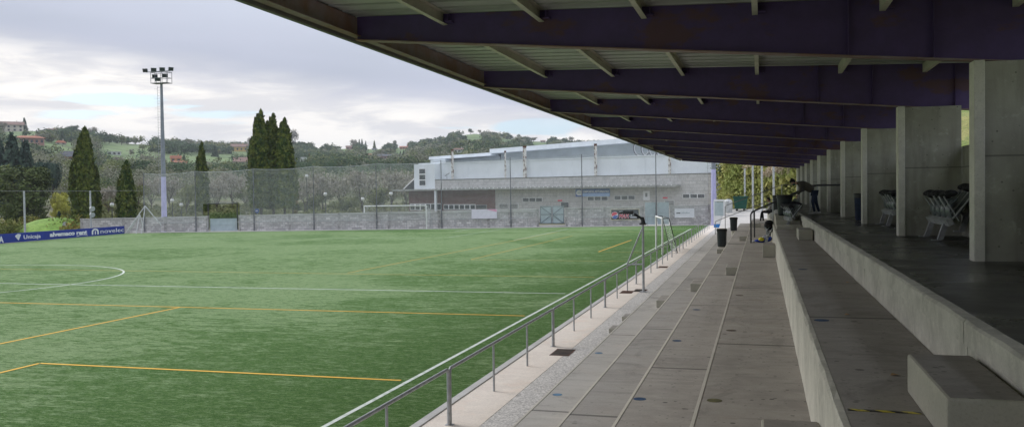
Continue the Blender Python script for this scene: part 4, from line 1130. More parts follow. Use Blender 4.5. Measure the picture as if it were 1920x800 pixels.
# man bending over the rail, on the podium: faces -X, back horizontal
X0, Yp, Z0 = 2.02, 37.6, 2.6
g = thing('person', 'man in dark top and jeans bending forward over the handrail on the podium', 'person', (X0, Yp, Z0))
V = [(X0+.02, Yp, Z0+.93), (X0-.20, Yp, Z0+1.08), (X0-.42, Yp, Z0+1.20), (X0-.56, Yp, Z0+1.27), (X0-.64, Yp, Z0+1.28),
     (X0-.50, Yp-.19, Z0+1.24), (X0-.50, Yp-.27, Z0+.98), (X0-.62, Yp-.26, Z0+.80),
     (X0-.50, Yp+.19, Z0+1.24), (X0-.46, Yp+.27, Z0+.98), (X0-.58, Yp+.26, Z0+.80)]
body([(a-X0, b-Yp, c-Z0) for a, b, c in V], [(0, 1), (1, 2), (2, 3), (3, 4), (3, 5), (5, 6), (6, 7), (3, 8), (8, 9), (9, 10)],
     [(.15, .17), (.145, .18), (.15, .19), (.12, .15), .06, .068, .055, .042, .068, .055, .042], 'brown_cloth', 'sweater', g)
V = [(0.02, 0, .93), (.04, -.10, .86), (-.04, -.12, .50), (.03, -.12, .09), (.04, .10, .86), (.10, .12, .50), (.22, .13, .09)]
body(V, [(0, 1), (1, 2), (2, 3), (0, 4), (4, 5), (5, 6)], [.14, .105, .072, .05, .105, .072, .05], 'navy_cloth', 'jeans', g)
shoe(g, (-.0+X0-X0, -.12, .02), (-1, 0, 0), 'shoe_white'); shoe(g, (.18, .13, .02), (-1, .1, 0), 'shoe_white')
for o_ in bpy.data.objects:
    if o_.parent == g and o_.name.startswith('shoe'):
        for v_ in o_.data.vertices: v_.co += g.location
M = MB(); hand(M, (X0-.63, Yp-.26, Z0+.79), (-.4, 0, -1), (0, 1, 0)); hand(M, (X0-.59, Yp+.26, Z0+.79), (-.4, 0, -1), (0, 1, 0)); M.build('hands', 'skin', g)
head(g, (X0-.78, Yp, Z0+1.30), (-.45, 0, -.9), (-.9, 0, .42), mask=True)

# man sitting on the riser, facing the pitch (-X)
X0, Yp, Z0 = .62, 58.8, 2.10
SIT = g = thing('person', 'man in pale sweater and dark trousers sitting on the tall riser, looking at the pitch', 'person', (X0, Yp, Z0))
V = [(0, 0, .12), (-.03, 0, .30), (-.05, 0, .46), (-.08, 0, .57), (-.12, 0, .62), (-.06, -.19, .52), (-.12, -.26, .28), (-.36, -.16, .16), (-.06, .19, .52), (-.10, .26, .28), (-.34, .14, .16)]
body(V, [(0, 1), (1, 2), (2, 3), (3, 4), (3, 5), (5, 6), (6, 7), (3, 8), (8, 9), (9, 10)], [(.15, .17), (.14, .17), (.145, .19), (.10, .13), .055, .066, .052, .04, .066, .052, .04], 'grey_cloth', 'sweater', g)
V = [(0, 0, .11), (-.06, -.10, .10), (-.52, -.16, .10), (-.60, -.17, -.42), (-.06, .10, .10), (-.50, .15, .11), (-.44, .16, -.42)]
body(V, [(0, 1), (1, 2), (2, 3), (0, 4), (4, 5), (5, 6)], [.14, .10, .075, .05, .10, .075, .05], 'dark_trousers', 'trousers', g)
shoe(g, (X0-.66, Yp-.17, 1.55), (-1, 0, 0), 'shoe_white'); shoe(g, (X0-.50, Yp+.16, 1.55), (-1, 0, 0), 'shoe_white')
M = MB(); hand(M, (X0-.36, Yp-.16, Z0+.16), (-1, .3, -.1), (0, 1, 0)); hand(M, (X0-.34, Yp+.14, Z0+.16), (-1, -.3, -.1), (0, 1, 0)); M.build('hands', 'skin', g)
head(g, (X0-.16, Yp, Z0+.78), (-.95, 0, -.25), (-.25, 0, .97))
SIT.scale = (1.12, 1.12, 1.12)

# ------------------------------------------------------------------ sports hall
FA = at_depth(777, 363, 130.)[:2]; FB = at_depth(1352, 357, 105.)[:2]
PF, UF, NF = frame_pts(FA, FB)
def fz(x_, y_, n=0.): return plane_hit(FA, FB, x_, y_, n)
hall = thing('sports_hall', 'large pale grey sports hall with masonry lower storey and slanting roofs', 'sports hall', PF(22, 0, 0))
def part(name, mat, u0, u1, n0, n1, z0, z1, par=None):
    o = fbox(MB(), PF, u0, u1, n0, n1, z0, z1).build(name, mat, par or hall, world=par is None)
    if par is not None:
        for v_ in o.data.vertices: v_.co -= hall.location
    return o
UE = fz(1352, 340)[0]; UX = 62.0
ub = fz(815.5, 345)[0]
part('upper_storey', 'sky_panel', .0, UE+.0, -9, -1.2, 4.3, 8.0)          # long pale wall, set back behind the parapet
part('corner_block', 'sky_panel', .0, ub, -1.18, 0, 4.3, 7.98)
part('parapet_wall', 'block_wall', ub+.004, UE, -1.17, .0, 4.3, 5.62)
part('lower_storey', 'block_wall', 14.2, UE, -9, -.02, -.4, 4.3)
part('brick_storey', 'brick_dark', -1.1, 14.19, -9, -.02, -.4, 4.29)
part('canopy', 'canopy', -2.9, 41.2, .0, 1.5, 4.12, 4.36)
M = MB()
for k in range(58):
    u_ = 3.+k*.66
    fbox(M, PF, u_, u_+.12, 1.5, 1.62, 4.30, 4.42)
M.build('canopy_drip_blocks', 'window_frame', hall)
part('parapet_coping', 'roof_edge', ub, UE, -.1, .06, 5.622, 5.70)
part('roof_coping', 'roof_white', -.05, UE, -1.25, -1.1, 8.002, 8.12)
part('white_band', 'pale_band', 14.25, UE-.3, -.018, .03, 2.42, 2.98)
for q in (2, 5.4, 8.8, 12.2, 15.6, 19, 22.4, 25.8, 29.2, 32.6, 36, 39.4, 42.8): part('panel_joint', 'roof_white', q, q+.05, -1.198, -1.17, 5.75, 7.9)
# stairwell lean-to at the left end
M = MB(); M.add([PF(-2.3, -.6, 4.37), PF(0, -.6, 6.1), PF(0, -.6, 4.37), PF(-2.3, -4, 4.37), PF(0, -4, 6.1), PF(0, -4, 4.37)], [(0, 1, 2), (3, 5, 4), (0, 3, 4, 1), (0, 2, 5, 3)]); M.build('lean_to', 'roof_dark', hall)
MB().tube(PF(-2.45, -.55, 4.45), PF(-.02, -.55, 6.2), .09, n=6).build('lean_to_edge', 'window_frame', hall)
# windows
def window(px0, px1, py0, py1, panes, n=.0, grid=False, vert=False, fw=.06):
    u0_, zt_ = fz(px0, py0, n); u1_, zb_ = fz(px1, py1, n)
    f_ = part('window', 'window_frame', u0_, u1_, n+.0, n+.06, zb_, zt_)
    kk = panes
    for i in range(kk):
        if vert: a, b, c_, d_ = u0_+fw, u1_-fw, zb_+(zt_-zb_)*i/kk+fw, zb_+(zt_-zb_)*(i+1)/kk-fw
        else: a, b, c_, d_ = u0_+(u1_-u0_)*i/kk+fw, u0_+(u1_-u0_)*(i+1)/kk-fw, zb_+fw, zt_-fw
        part('pane', 'window_glass', a, b, n+.062, n+.07, c_, d_, f_)
    if grid:
        M = MB()
        for i in range(1, 8): u_ = u0_+(u1_-u0_)*i/8; fbox(M, PF, u_-.025, u_+.025, n+.072, n+.085, zb_, zt_)
        for i in range(1, 3): z_ = zb_+(zt_-zb_)*i/3; fbox(M, PF, u0_, u1_, n+.086, n+.095, z_-.025, z_+.025)
        o_ = M.build('bars', 'cap_light', f_, world=False)
        for v_ in o_.data.vertices: v_.co -= hall.location
window(785.8, 798.8, 316, 348.2, 3, .0, vert=True, fw=.09)
window(980, 1017.5, 370.7, 378.2, 3, .04); window(1101.5, 1140.5, 368, 376.2, 3, .04); window(1152, 1191, 366.5, 374.6, 3, .04); window(1280, 1322, 363.5, 371.6, 3, .04)
window(769, 828, 381.5, 394, 6, .0, fw=.10); window(832, 892, 383, 393, 6, .0, fw=.10); window(893, 913, 384, 391, 1, .0, fw=.02)
window(936, 953, 381.5, 391, 1, .0, grid=True); window(955.5, 972, 381.5, 391, 1, .0, grid=True)
window(1052, 1067, 379, 389, 1, .0, fw=.03); window(1246, 1265, 375.5, 388, 1, .0, grid=True)
part('blue_column', 'sky_panel', fz(815.5, 370, 1.2)[0], fz(818.8, 370, 1.2)[0], 1.1, 1.35, -.3, 4.11)
# little crest board, red plate
u0, zt = fz(1206.5, 358); u1, zb = fz(1218.5, 375)
f_ = part('crest_board', 'sign_white', u0, u1, .035, .08, zb, zt); part('crest', 'pole_grey', u0+.28, u1-.28, .082, .09, zb+.4, zt-.25, f_)
u0, zt = fz(1243, 369.5); u1, zb = fz(1252, 372); part('red_plate', 'pepsi_red', u0, u1, .035, .05, zb, zt)
u0, zt = fz(1046, 374.5); u1, zb = fz(1054.5, 377); part('red_plate', 'pepsi_red', u0, u1, .035, .05, zb, zt)
# round lamps on the wall
M = MB(); 
for px_ in (1072, 1155): u_, z_ = fz(px_, 356.5); disc(M, PF, u_, z_, .02, .26, k=18, r_in=.17, dn=.05)
M.build('round_wall_ring', 'cap_light', hall)
# blue sign
u0, zt = fz(1079, 354.5, .08); u1, zb = fz(1143.5, 368, .08)
sg = part('club_sign', 'sign_blue', u0, u1, .035, .08, zb, zt)
def sub(o_):
    for v_ in o_.data.vertices: v_.co -= hall.location
    return o_
sub(fbox(MB(), PF, u0+.9, u1-.02, .082, .088, zb+.02, zb+(zt-zb)*.42).build('pale_stripe', 'sign_pale', sg, world=False))
sub(disc(MB(), PF, u0+.55, zb+(zt-zb)*.5, .09, .45, k=24, sz=.78).build('emblem', 'sign_white', sg, world=False))
M = MB()
for q in (-.16, 0.02, .18): disc(M, PF, u0+.55+q, zb+(zt-zb)*.5, .105, .15, k=18, r_in=.10)
sub(M.build('emblem_rings', 'gate_grey', sg, world=False))
tx = text('DEPORTE ASTURIANO', .36, PF(u0+1.12, .09, zb+(zt-zb)*.52), UF, NF, 'sign_white', None, bold=.006, width=(u1-u0)-1.3)
tx.parent = sg
for v_ in tx.data.vertices: v_.co -= hall.location
# upper hall behind, and its roofs
def slab(name, mat, pts, n0, n1):
    M = MB(); P_ = [PF(u_, n0, z_) for u_, z_ in pts]; d = Vector(PF(0, n1, 0))-Vector(PF(0, n0, 0)); M.prism(P_, (0, 0, 0), d); return M.build(name, mat, hall)
nn_ = -4.0
a1 = fz(918, 279.5, nn_); a2 = fz(918, 287.5, nn_); b1 = fz(1165, 259.7, nn_); b2 = fz(1165, 267.2, nn_)
sl = (b1[1]-a1[1])/(b1[0]-a1[0])
slab('main_roof', 'roof_white', [a2, (66, a2[1]+(66-a2[0])*sl), (66, a1[1]+(66-a1[0])*sl), a1], nn_, -40)
slab('hall_wall', 'hall_grey', [(a1[0]+.6, 7.9), (64, 7.9), (64, a2[1]+(64-a2[0])*sl-.01), (a1[0]+.6, a2[1]+.01)], nn_-2, -39)
c1 = fz(804, 294, nn_); c2 = fz(804, 299.5, nn_); d1 = fz(920, 285.8, nn_); d2 = fz(920, 291.5, nn_)
slab('low_roof', 'roof_white', [c2, d2, d1, c1], nn_, -30)
slab('low_hall_wall', 'hall_grey', [(c1[0]+3.2, 7.5), (d1[0]+.3, 7.5), (d1[0]+.3, d2[1]-.01), (c1[0]+3.2, c2[1]+.0)], nn_-2, -29)
slab('low_end_wall', 'roof_white', [(c1[0], 7.5), (c1[0]+2.8, 7.5), (c1[0]+2.8, c2[1]+.05), (c1[0], c2[1]-.01)], nn_-.4, -29)
# overlapping ring emblem high on the hall wall
for k in range(5):
    u_, z_ = fz(1203+k*14.5, 277.5+k*1.0, nn_-1.9)
    M = MB(); disc(M, PF, u_, z_, nn_-1.98+.02*k, 1.12, k=36, r_in=.98, dn=.04); sub(M.build('emblem_ring', 'sign_white', hall, world=False))
    M = MB(); disc(M, PF, u_, z_, nn_-1.99+.02*k, 1.24, k=36, r_in=1.12, dn=.04); sub(M.build('emblem_ring_outline', 'pole_grey', hall, world=False))
# flaking painted posts standing on the parapet roof
for px_, y0_, y1_, w_, lb in [(847.5, 283, 337, .16, 'leftmost flaking rusty post, brown at its top'), (946.6, 286, 334, .09, 'thin flaking post left of the thick one'), (983, 277, 333, .24, 'thickest flaking white post rising to the main roof'),
                          (1116, 273, 330, .17, 'flaking white post right of the thickest, before the hall'), (1255, 290, 325, .15, 'rightmost flaking post near the stand roof')]:
    (uu, zt), (_, zb) = fz(px_, y0_, -.6), fz(px_, y1_, -.6)
    g = thing('rusty_post', lb, 'post', PF(uu, -.6, 5.6), 'flaking painted steel posts before the upper hall')
    M = MB(); fbox(M, PF, uu-w_, uu+w_, -.60, -.58, 5.64, zt); fbox(M, PF, uu-w_, uu-w_+.05, -.75, -.602, 5.64, zt); fbox(M, PF, uu+w_-.05, uu+w_, -.75, -.602, 5.64, zt); M.build('shaft', 'rust_white', g)
    fbox(MB(), PF, uu-w_, uu+w_, -.77, -.57, zt-.01, zt+.25).build('cap', 'rusty', g)
# small aerial on the parapet
uu, zz = fz(838, 332, -.5); P0 = Vector(PF(uu, -.5, 5.6)); 
tag(MB().tube(P0, P0+Vector((0, 0, .9)), .03, n=5).tube(P0+Vector((-.3, 0, .6)), P0+Vector((.4, 0, 1.0)), .05, n=5).build('aerial', 'pole_grey'), 'small dark aerial on the parapet roof by the corner block', 'aerial')

# things on the yard right of the mast
g = thing('ticket_booth', 'white glazed booth with blue base right of the lavender mast foot', 'booth', (-3.6, 88, 0))
c = Vector((float(at_depth(1350.5, 400, 89)[0]), 89.0, 0)); w_ = .50
MB().box(c.x-w_, c.x+w_, c.y-.5, c.y+.5, .0, .35).build('base', 'blue_base', g)
M = MB()
for sx__ in (-1, 1):
    for sy in (-1, 1): M.box(c.x+sx__*w_*.94-.05, c.x+sx__*w_*.94+.05, c.y+sy*.45-.05, c.y+sy*.45+.05, .352, 2.55)
M.box(c.x-w_, c.x+w_, c.y-.5, c.y+.5, 2.552, 2.72).box(c.x-w_+.08, c.x+w_-.08, c.y-.47, c.y+.47, .352, 1.15)
M.build('frame', 'window_frame', g)
MB().box(c.x-w_+.09, c.x+w_-.09, c.y-.46, c.y+.46, 1.16, 2.5).build('glazing', 'gate_grey', g)
g = thing('water_tank', 'rounded off-white tank between the booth and the green container', 'tank', (-2.9, 90, 1.3))
tx_ = float(at_depth(1367, 400, 91)[0])
MB().tube((tx_, 91, .9), (tx_, 91, 2.55), .42, .42, 18).tube((tx_, 91, 2.55), (tx_, 91, 2.70), .42, .25, 18).build('shell', 'white_dirty', g)
MB().tube((tx_, 91, 2.701), (tx_, 91, 2.76), .15, .15, 12).build('lid', 'galv', g)
g = thing('waste_container', 'dark green waste container at the edge of the bank', 'container', (-1.9, 92, 1.5))
M = MB(); M.prism([(-2.55, 92, 1.75), (-1.45, 92, 1.75), (-1.3, 92, 2.85), (-2.7, 92, 2.85)], (0, 0, 0), (0, 1.1, 0)); M.build('hull', 'container_green', g)
MB().box(-2.74, -1.26, 91.95, 93.15, 2.86, 3.0).build('lid', 'container_green', g)
for x_ in (-2.35, -1.65): MB().tube((x_, 92.1, 1.62), (x_, 92.25, 1.62), .12, n=10).build('wheel', 'seat_black', g)
# tall galvanised net poles by the bank
bank_px = [(1383, 319, 393), (1397, 316, 397), (1412, 300, 399), (1429, 300, 395), (1451, 300, 392)]
for k, (px_, yt, yb) in enumerate(bank_px):
    dist = [96, 91, 86, 83, 79.5][k]
    P0 = at_depth(px_, yb, dist*1.02); P1 = at_depth(px_, yt-(14 if k > 1 else 0), dist*1.02)
    zb = .01+max(0, P0[1]-76.4)*1.49/15.6 if P0[1] < 92 else 1.5+(P0[1]-92)*.055
    o = MB().tube((P0[0], P0[1], zb-.2), (P0[0], P0[1], P1[2]), .10, .09, 8).build('net_pole', 'galv_light')
    tag(o, ['leftmost', 'second', 'third', 'fourth', 'rightmost'][k]+' tall galvanised pole before the grassy bank, from the left', 'pole', 'galvanised poles before the bank')
P0 = at_depth(1393, 395, 94); P1 = at_depth(1384, 345, 96)
tag(MB().tube(P0, P1, .06, n=6).build('raking_strut', 'galv_light'), 'slanting steel strut propping the leftmost bank pole', 'strut')
P0 = at_depth(1350, 333, 108); P1 = at_depth(1393, 344, 96)
tag(MB().tube(P0, P1, .07, n=6).build('brace_tube', 'white_paint'), 'white sloping tube from the hall corner to the leftmost bank pole', 'tube')

# ------------------------------------------------------------------ foliage builders
def quads(C_, nrm_, up_, w, h):
    """numpy: leaf quads around centres"""
    n = len(C_); side = np.cross(nrm_, up_); side /= np.linalg.norm(side, axis=1)[:, None]+1e-9
    up2 = np.cross(side, nrm_); up2 /= np.linalg.norm(up2, axis=1)[:, None]+1e-9
    w = w[:, None]; h = h[:, None]
    V_ = np.stack([C_-side*w, C_+up2*h*-.6, C_+side*w, C_+up2*h], 1).reshape(-1, 3)
    return V_
def np_mesh(name, V_, F4):
    me = bpy.data.meshes.new(name); nv = len(V_); nf = len(F4)
    me.vertices.add(nv); me.vertices.foreach_set('co', V_.astype(np.float32).ravel())
    me.loops.add(nf*4); me.loops.foreach_set('vertex_index', F4.astype(np.int32).ravel())
    me.polygons.add(nf); me.polygons.foreach_set('loop_start', np.arange(0, nf*4, 4, dtype=np.int32))
    me.update(calc_edges=True); return me
def leaf_mesh(name, C_, size, nr, updir=None, aspect=1.4, jitter=.5, nrm=None):
    n = len(C_); nrm_ = nr.normal(size=(n, 3)) if nrm is None else nrm+nr.normal(size=(n, 3))*.5
    u_ = nr.normal(size=(n, 3))*jitter + (np.array([0, 0, 1.]) if updir is None else updir)
    s_ = size*nr.uniform(.6, 1.35, n)
    V_ = quads(C_, nrm_/np.linalg.norm(nrm_, axis=1)[:, None], u_, s_*.5, s_*.5*aspect)
    return np_mesh(name, V_, np.arange(len(V_)).reshape(-1, 4))
def link(me, name, mat, parent=None):
    me.materials.clear(); me.materials.append(MATS[mat]); o = bpy.data.objects.new(name, me); COL.objects.link(o)
    if parent: o.parent = parent
    return o
nr = np.random.default_rng(5)
def lobes_points(n, lobes, nr, shell=.35):
    """points near the surface of several lobes (cx,cy,cz,rx,ry,rz)"""
    L_ = np.array(lobes); w = (L_[:, 3]*L_[:, 4]*L_[:, 5])**(2/3); idx = nr.choice(len(L_), n, p=w/w.sum())
    d = nr.normal(size=(n, 3)); d /= np.linalg.norm(d, axis=1)[:, None]
    r = 1-shell*nr.random(n)**1.5+.10*nr.normal(size=n)
    return L_[idx, :3]+d*r[:, None]*L_[idx, 3:]
def cypress_crown(h, w, n, seed, tips=4, leaf=.2, base=.25):
    """narrow upright tree built of flame-shaped plumes"""
    q = np.random.default_rng(seed); pts = []; ups = []
    plumes = [(0, 0, h*.93, w*.40, base), (w*.06, 0, h, w*.15, h*.6), (-w*.13, w*.1, h*.965, w*.13, h*.55), (w*.17, -w*.1, h*.90, w*.13, h*.5)]
    for i in range(tips*9):
        a = q.uniform(0, 6.28); rr_ = w*.5*q.uniform(.40, .80); hh_ = q.uniform(.2, 1.0); 
        hh_ = min(hh_, .93)
        if hh_ > .70: rr_ *= max(.3, (1.10-hh_)/.40)
        ln = h*q.uniform(.16, .38); plumes.append((rr_*math.cos(a), rr_*math.sin(a), h*hh_, w*q.uniform(.09, .17), max(base, h*hh_-ln*1.6)))
    for (x_, y_, zt_, r_, zb_) in plumes:
        zb_ = min(zb_, zt_-.6); k = max(6, int(n*(zt_-zb_)*r_/(h*w*1.35)))
        t_ = q.random(k); a = q.uniform(0, 6.28, k); prof_ = np.minimum(1, (1-t_)**.5*1.35)*np.minimum(1, .55+t_*3)
        rad = r_*prof_*(1+.22*q.normal(size=k))*np.sqrt(q.uniform(.45, 1, k))
        pts.append(np.stack([x_+rad*np.cos(a), y_+rad*np.sin(a), zb_+(zt_-zb_)*t_], 1))
    P_ = np.concatenate(pts); rad = np.hypot(P_[:, 0], P_[:, 1])[:, None]+1e-6
    up_ = np.concatenate([P_[:, :2]/rad*.35, np.ones((len(P_), 1))], 1)
    me = leaf_mesh('crown', P_, leaf, q, updir=up_, aspect=2.0, jitter=.3, nrm=np.concatenate([P_[:, :2]/rad*.9, np.full((len(P_), 1), .15)], 1))
    return me
def core_ball(M, c, r, seed, sc=(1, 1, 1)):
    q = random.Random(seed); k = len(M.v); M.ball(c, r, 12, 9, sc)
    for i in range(k, len(M.v)):
        v = Vector(M.v[i]); d = v-Vector(c); M.v[i] = tuple(Vector(c)+d*(1+.18*mnoise.noise(v*1.3+Vector((seed, 0, 0)))))
def cypress(px_, pb, pt, wpx, dist, label, seed, mat='cypress_leaf', tips=4, group='tall dark cypresses beyond the wall', leaf=.19, n=9000):
    P0 = at_depth(px_, pb, dist); P1 = at_depth(px_, pt, dist); z0 = -.4; h = P1[2]-z0; w = wpx*dist/FPX
    g = thing('cypress_tree', label, 'tree', (P0[0], P0[1], z0), group)
    me = cypress_crown(h, w, n, seed, tips, leaf, base=max(.3, P0[2]-z0)); o = link(me, 'crown', mat, g)
    M = MB(); kz = 10; zb_ = max(.5, P0[2]-z0)+.4; vs_ = []
    for i in range(kz+1):
        t_ = i/kz; r_ = w*.27*min(1, (1-t_)**.6*1.6)*min(1, .5+t_*3)+.02
        for j in range(10): vs_.append((r_*math.cos(j*.628), r_*math.sin(j*.628), zb_+(h*.9-zb_)*t_))
    M.add(vs_, [(i*10+j, i*10+(j+1) % 10, (i+1)*10+(j+1) % 10, (i+1)*10+j) for i in range(kz) for j in range(10)], True); M.build('inner_foliage', mat, g, world=False)
    MB().tube((0, 0, 0), (0, 0, h*.8), max(.12, w*.05), .05, 8).build('trunk', 'trunk', g, world=False)
    return g
cypress(161, 432, 240, 51, 102, 'tallest single dark cypress at left, standing behind the boards', 1, n=30000, leaf=.26, tips=5)
cypress(238, 418, 302, 37, 104, 'shorter pointed cypress right of the tall single one', 2, n=14000, leaf=.24)
cypress(379.5, 395, 268, 27, 120, 'narrow cypress seen half through the net', 3, n=12000, leaf=.26)
cypress(490, 388, 207, 52, 116, 'left and tallest of the three joined cypresses', 4, n=20000, tips=5, leaf=.26, group='three joined cypresses behind the net')
cypress(513, 388, 214, 52, 117, 'middle of the three joined cypresses', 5, n=20000, tips=5, leaf=.26, group='three joined cypresses behind the net')
cypress(534, 388, 223, 52, 116, 'right and shortest of the three joined cypresses', 6, n=20000, tips=5, leaf=.26, group='three joined cypresses behind the net')
cypress(549, 385, 275, 20, 119, 'thin golden brown conifer on the edge of the joined cypresses', 8, mat='gold_leaf', n=5000, group='golden conifers')

def tree_proto(kind, seed, H=9., W=8.):
    """unit deciduous/conifer tree about H tall; parts: crown, trunk"""
    q = np.random.default_rng(seed); rr_ = random.Random(seed)
    g = thing(kind+'_tree', 'x', 'tree', (0, 0, 0)); tr = MB()
    if kind == 'bare':
        tr.tube((0, 0, 0), (0, 0, H*.35), .02*H, .015*H, 7)
        ends = []
        for i in range(9):
            a = rr_.uniform(0, 6.28); e = Vector((math.cos(a)*W*.28, math.sin(a)*W*.28, H*rr_.uniform(.55, .8))); tr.tube((0, 0, H*rr_.uniform(.2, .35)), e, .010*H, .005*H, 5); ends.append(e)
            for k in range(4):
                e2 = e+Vector((rr_.gauss(0, W*.14), rr_.gauss(0, W*.14), H*rr_.uniform(.05, .25))); tr.tube(e, e2, .004*H, .0015*H, 4, False)
        P_ = lobes_points(900, [(e.x, e.y, e.z+.05*H, W*.24, W*.24, H*.2) for e in ends], q, .9)
        me = leaf_mesh('crown', P_, .035*H, q, aspect=3.4)
    elif kind == 'pine':
        tr.tube((0, 0, 0), (0, 0, H*.95), .025*H, .006*H, 7)
        pts_ = []
        for i in range(26):
            z_ = H*(.12+.86*i/26); r_ = W*.5*(1-(i/26))**.8
            for k in range(7):
                a = q.uniform(0, 6.28); m_ = 14; t_ = q.random(m_)**.7
                pts_.append(np.stack([np.cos(a)*r_*t_, np.sin(a)*r_*t_, z_-t_*r_*.25+q.normal(size=m_)*.02*H], 1)+q.normal(size=(m_, 3))*.02*H)
        P_ = np.concatenate(pts_); me = leaf_mesh('crown', P_, .065*H, q, aspect=1.6)
    elif kind == 'oak':
        tr.tube((0, 0, 0), (0, 0, H*.5), .035*H, .02*H, 8); lob = []
        for i in range(26):
            a = rr_.uniform(0, 6.28); z_ = H*rr_.uniform(.16, .86); r_ = W*.42*math.sqrt(max(.05, 1-((z_/H-.48)/.46)**2))*rr_.uniform(.6, 1.0); s_ = W*rr_.uniform(.09, .16)
            lob.append((math.cos(a)*r_, math.sin(a)*r_, z_, s_, s_, s_*.8)); tr.tube((0, 0, H*.25), (math.cos(a)*r_*.8, math.sin(a)*r_*.8, z_), .01*H, .004*H, 5)
        lob.append((0, 0, H*.5, W*.33, W*.33, H*.33)); P_ = lobes_points(11000, lob, q, .6); cc_ = P_-np.array([0, 0, H*.45]); cc_ /= np.linalg.norm(cc_, axis=1)[:, None]; me = leaf_mesh('crown', P_, .028*H, q, aspect=1.3, nrm=cc_)
    else:
        tr.tube((0, 0, 0), (0, 0, H*.5), .03*H, .02*H, 8)
        lob = []
        for i in range(11):
            a = rr_.uniform(0, 6.28); r_ = W*.30*rr_.uniform(.3, 1.1); z_ = H*rr_.uniform(.38, .80); s_ = W*rr_.uniform(.14, .23)*(1.15 if z_ < H*.6 else .9)
            lob.append((math.cos(a)*r_, math.sin(a)*r_, z_, s_, s_, s_*.85))
            tr.tube((0, 0, H*.3), (math.cos(a)*r_*.8, math.sin(a)*r_*.8, z_), .012*H, .005*H, 5)
        lob.append((0, 0, H*.62, W*.27, W*.27, H*.24))
        P_ = lobes_points(3200, lob, q, .7); cc_ = P_-np.array([0, 0, H*.5]); cc_ /= np.linalg.norm(cc_, axis=1)[:, None]; me = leaf_mesh('crown', P_, .042*H, q, aspect=1.3, nrm=cc_)
    return g, me, tr
PROT = {}
def proto(kind, seed, mat, H, W):
    key = (kind, seed, mat)
    if key in PROT: return PROT[key]
    g, me, tr = tree_proto(kind, seed, H, W); link(me, 'crown', mat, g); tr.build('trunk', 'trunk', g, world=False)
    g.location = (0, -500, -100); PROT[key] = g; g['_p'] = 1; return g
def plant(kind, seed, mat, loc, h, wfac, label, group=None, H=10., W=9., cat='tree'):
    pr = proto(kind, seed, mat, H, W)
    if pr.get('_p'):
        del pr['_p']; c = pr
    else: c = dup(pr, loc, label)
    if pr.name not in ALLCH: index_children(pr)
    c.location = tuple(map(float, loc)); s_ = h/H; c.scale = (s_*wfac, s_*wfac, s_); c.rotation_euler[2] = rng.uniform(0, 6.28)
    c['label'] = label; c['category'] = cat
    if group: c['group'] = group
    elif 'group' in c: del c['group']
    return c

# ------------------------------------------------------------------ hills
SKY = [(-900, 245), (-400, 246), (-100, 246), (0, 247), (60, 245), (120, 252), (180, 262), (230, 268), (300, 272), (400, 277), (500, 279), (600, 278), (700, 279), (760, 276), (820, 266), (860, 254), (890, 250), (930, 256), (980, 263), (1040, 267), (1100, 271), (1400, 275), (2400, 280)]
RG = [(-900, 740), (0, 780), (300, 860), (600, 1050), (900, 1150), (1100, 1200), (2400, 1200)]
def horiz_y(x_): return 356+.0131*(1427-x_)
tab = []
for x_, y_ in SKY:
    d = dirv(x_, y_); hz = math.hypot(d[0], d[1]); az = math.atan2(-d[0], d[1])
    Rr = np.interp(x_, [a for a, b in RG], [b for a, b in RG]); tab.append((az, d[2]/hz, Rr))
tab.sort(); TA = np.array(tab)
def terr(az, r):
    e = np.interp(az, TA[:, 0], TA[:, 1]); Rr = np.interp(az, TA[:, 0], TA[:, 2]); zr = EYE+Rr*e
    t_ = (r-135)/(Rr-135)
    s_ = np.clip(t_, 0, 1)**1.25
    z_ = -.4+(zr+.4)*s_
    back = r > Rr
    return float(np.where(back, zr*(1-.35*(r/Rr-1)), z_))
def terrn(x_, y_):
    r = math.hypot(x_, y_); az = math.atan2(-x_, y_); z_ = terr(az, r)
    t_ = min(1, max(0, (r-150)/150)); Rr = float(np.interp(az, TA[:, 0], TA[:, 2]))
    t_ *= min(1, max(.0, (Rr-r)/120)) if r < Rr else 0
    return z_+t_*4.0*mnoise.noise(Vector((x_*.008, y_*.008, 0)))
M = MB(); NA, NR = 200, 120; az0, az1 = R(-32), R(66)
rs = [135*(2600/135)**(j/NR) for j in range(NR+1)]
for i in range(NA+1):
    az = az0+(az1-az0)*i/NA
    for r in rs: x_, y_ = -math.sin(az)*r, math.cos(az)*r; M.v.append((x_, y_, terrn(x_, y_)))
for i in range(NA):
    for j in range(NR): k = i*(NR+1)+j; M.f.append((k, k+1, k+NR+2, k+NR+1)); M.smooth.append(True)
tag(M.build('hills', 'hill_ground'), kind='structure')
def hit(x_, y_, rmin=136.):
    d = dirv(x_, y_); hz = math.hypot(d[0], d[1]); r = rmin
    while r < 1400:
        P_ = (d[0]/hz*r, d[1]/hz*r); zz = terrn(*P_)
        if EYE+d[2]/hz*r <= zz: return (P_[0], P_[1], zz), r
        r *= 1.008
    return None, None

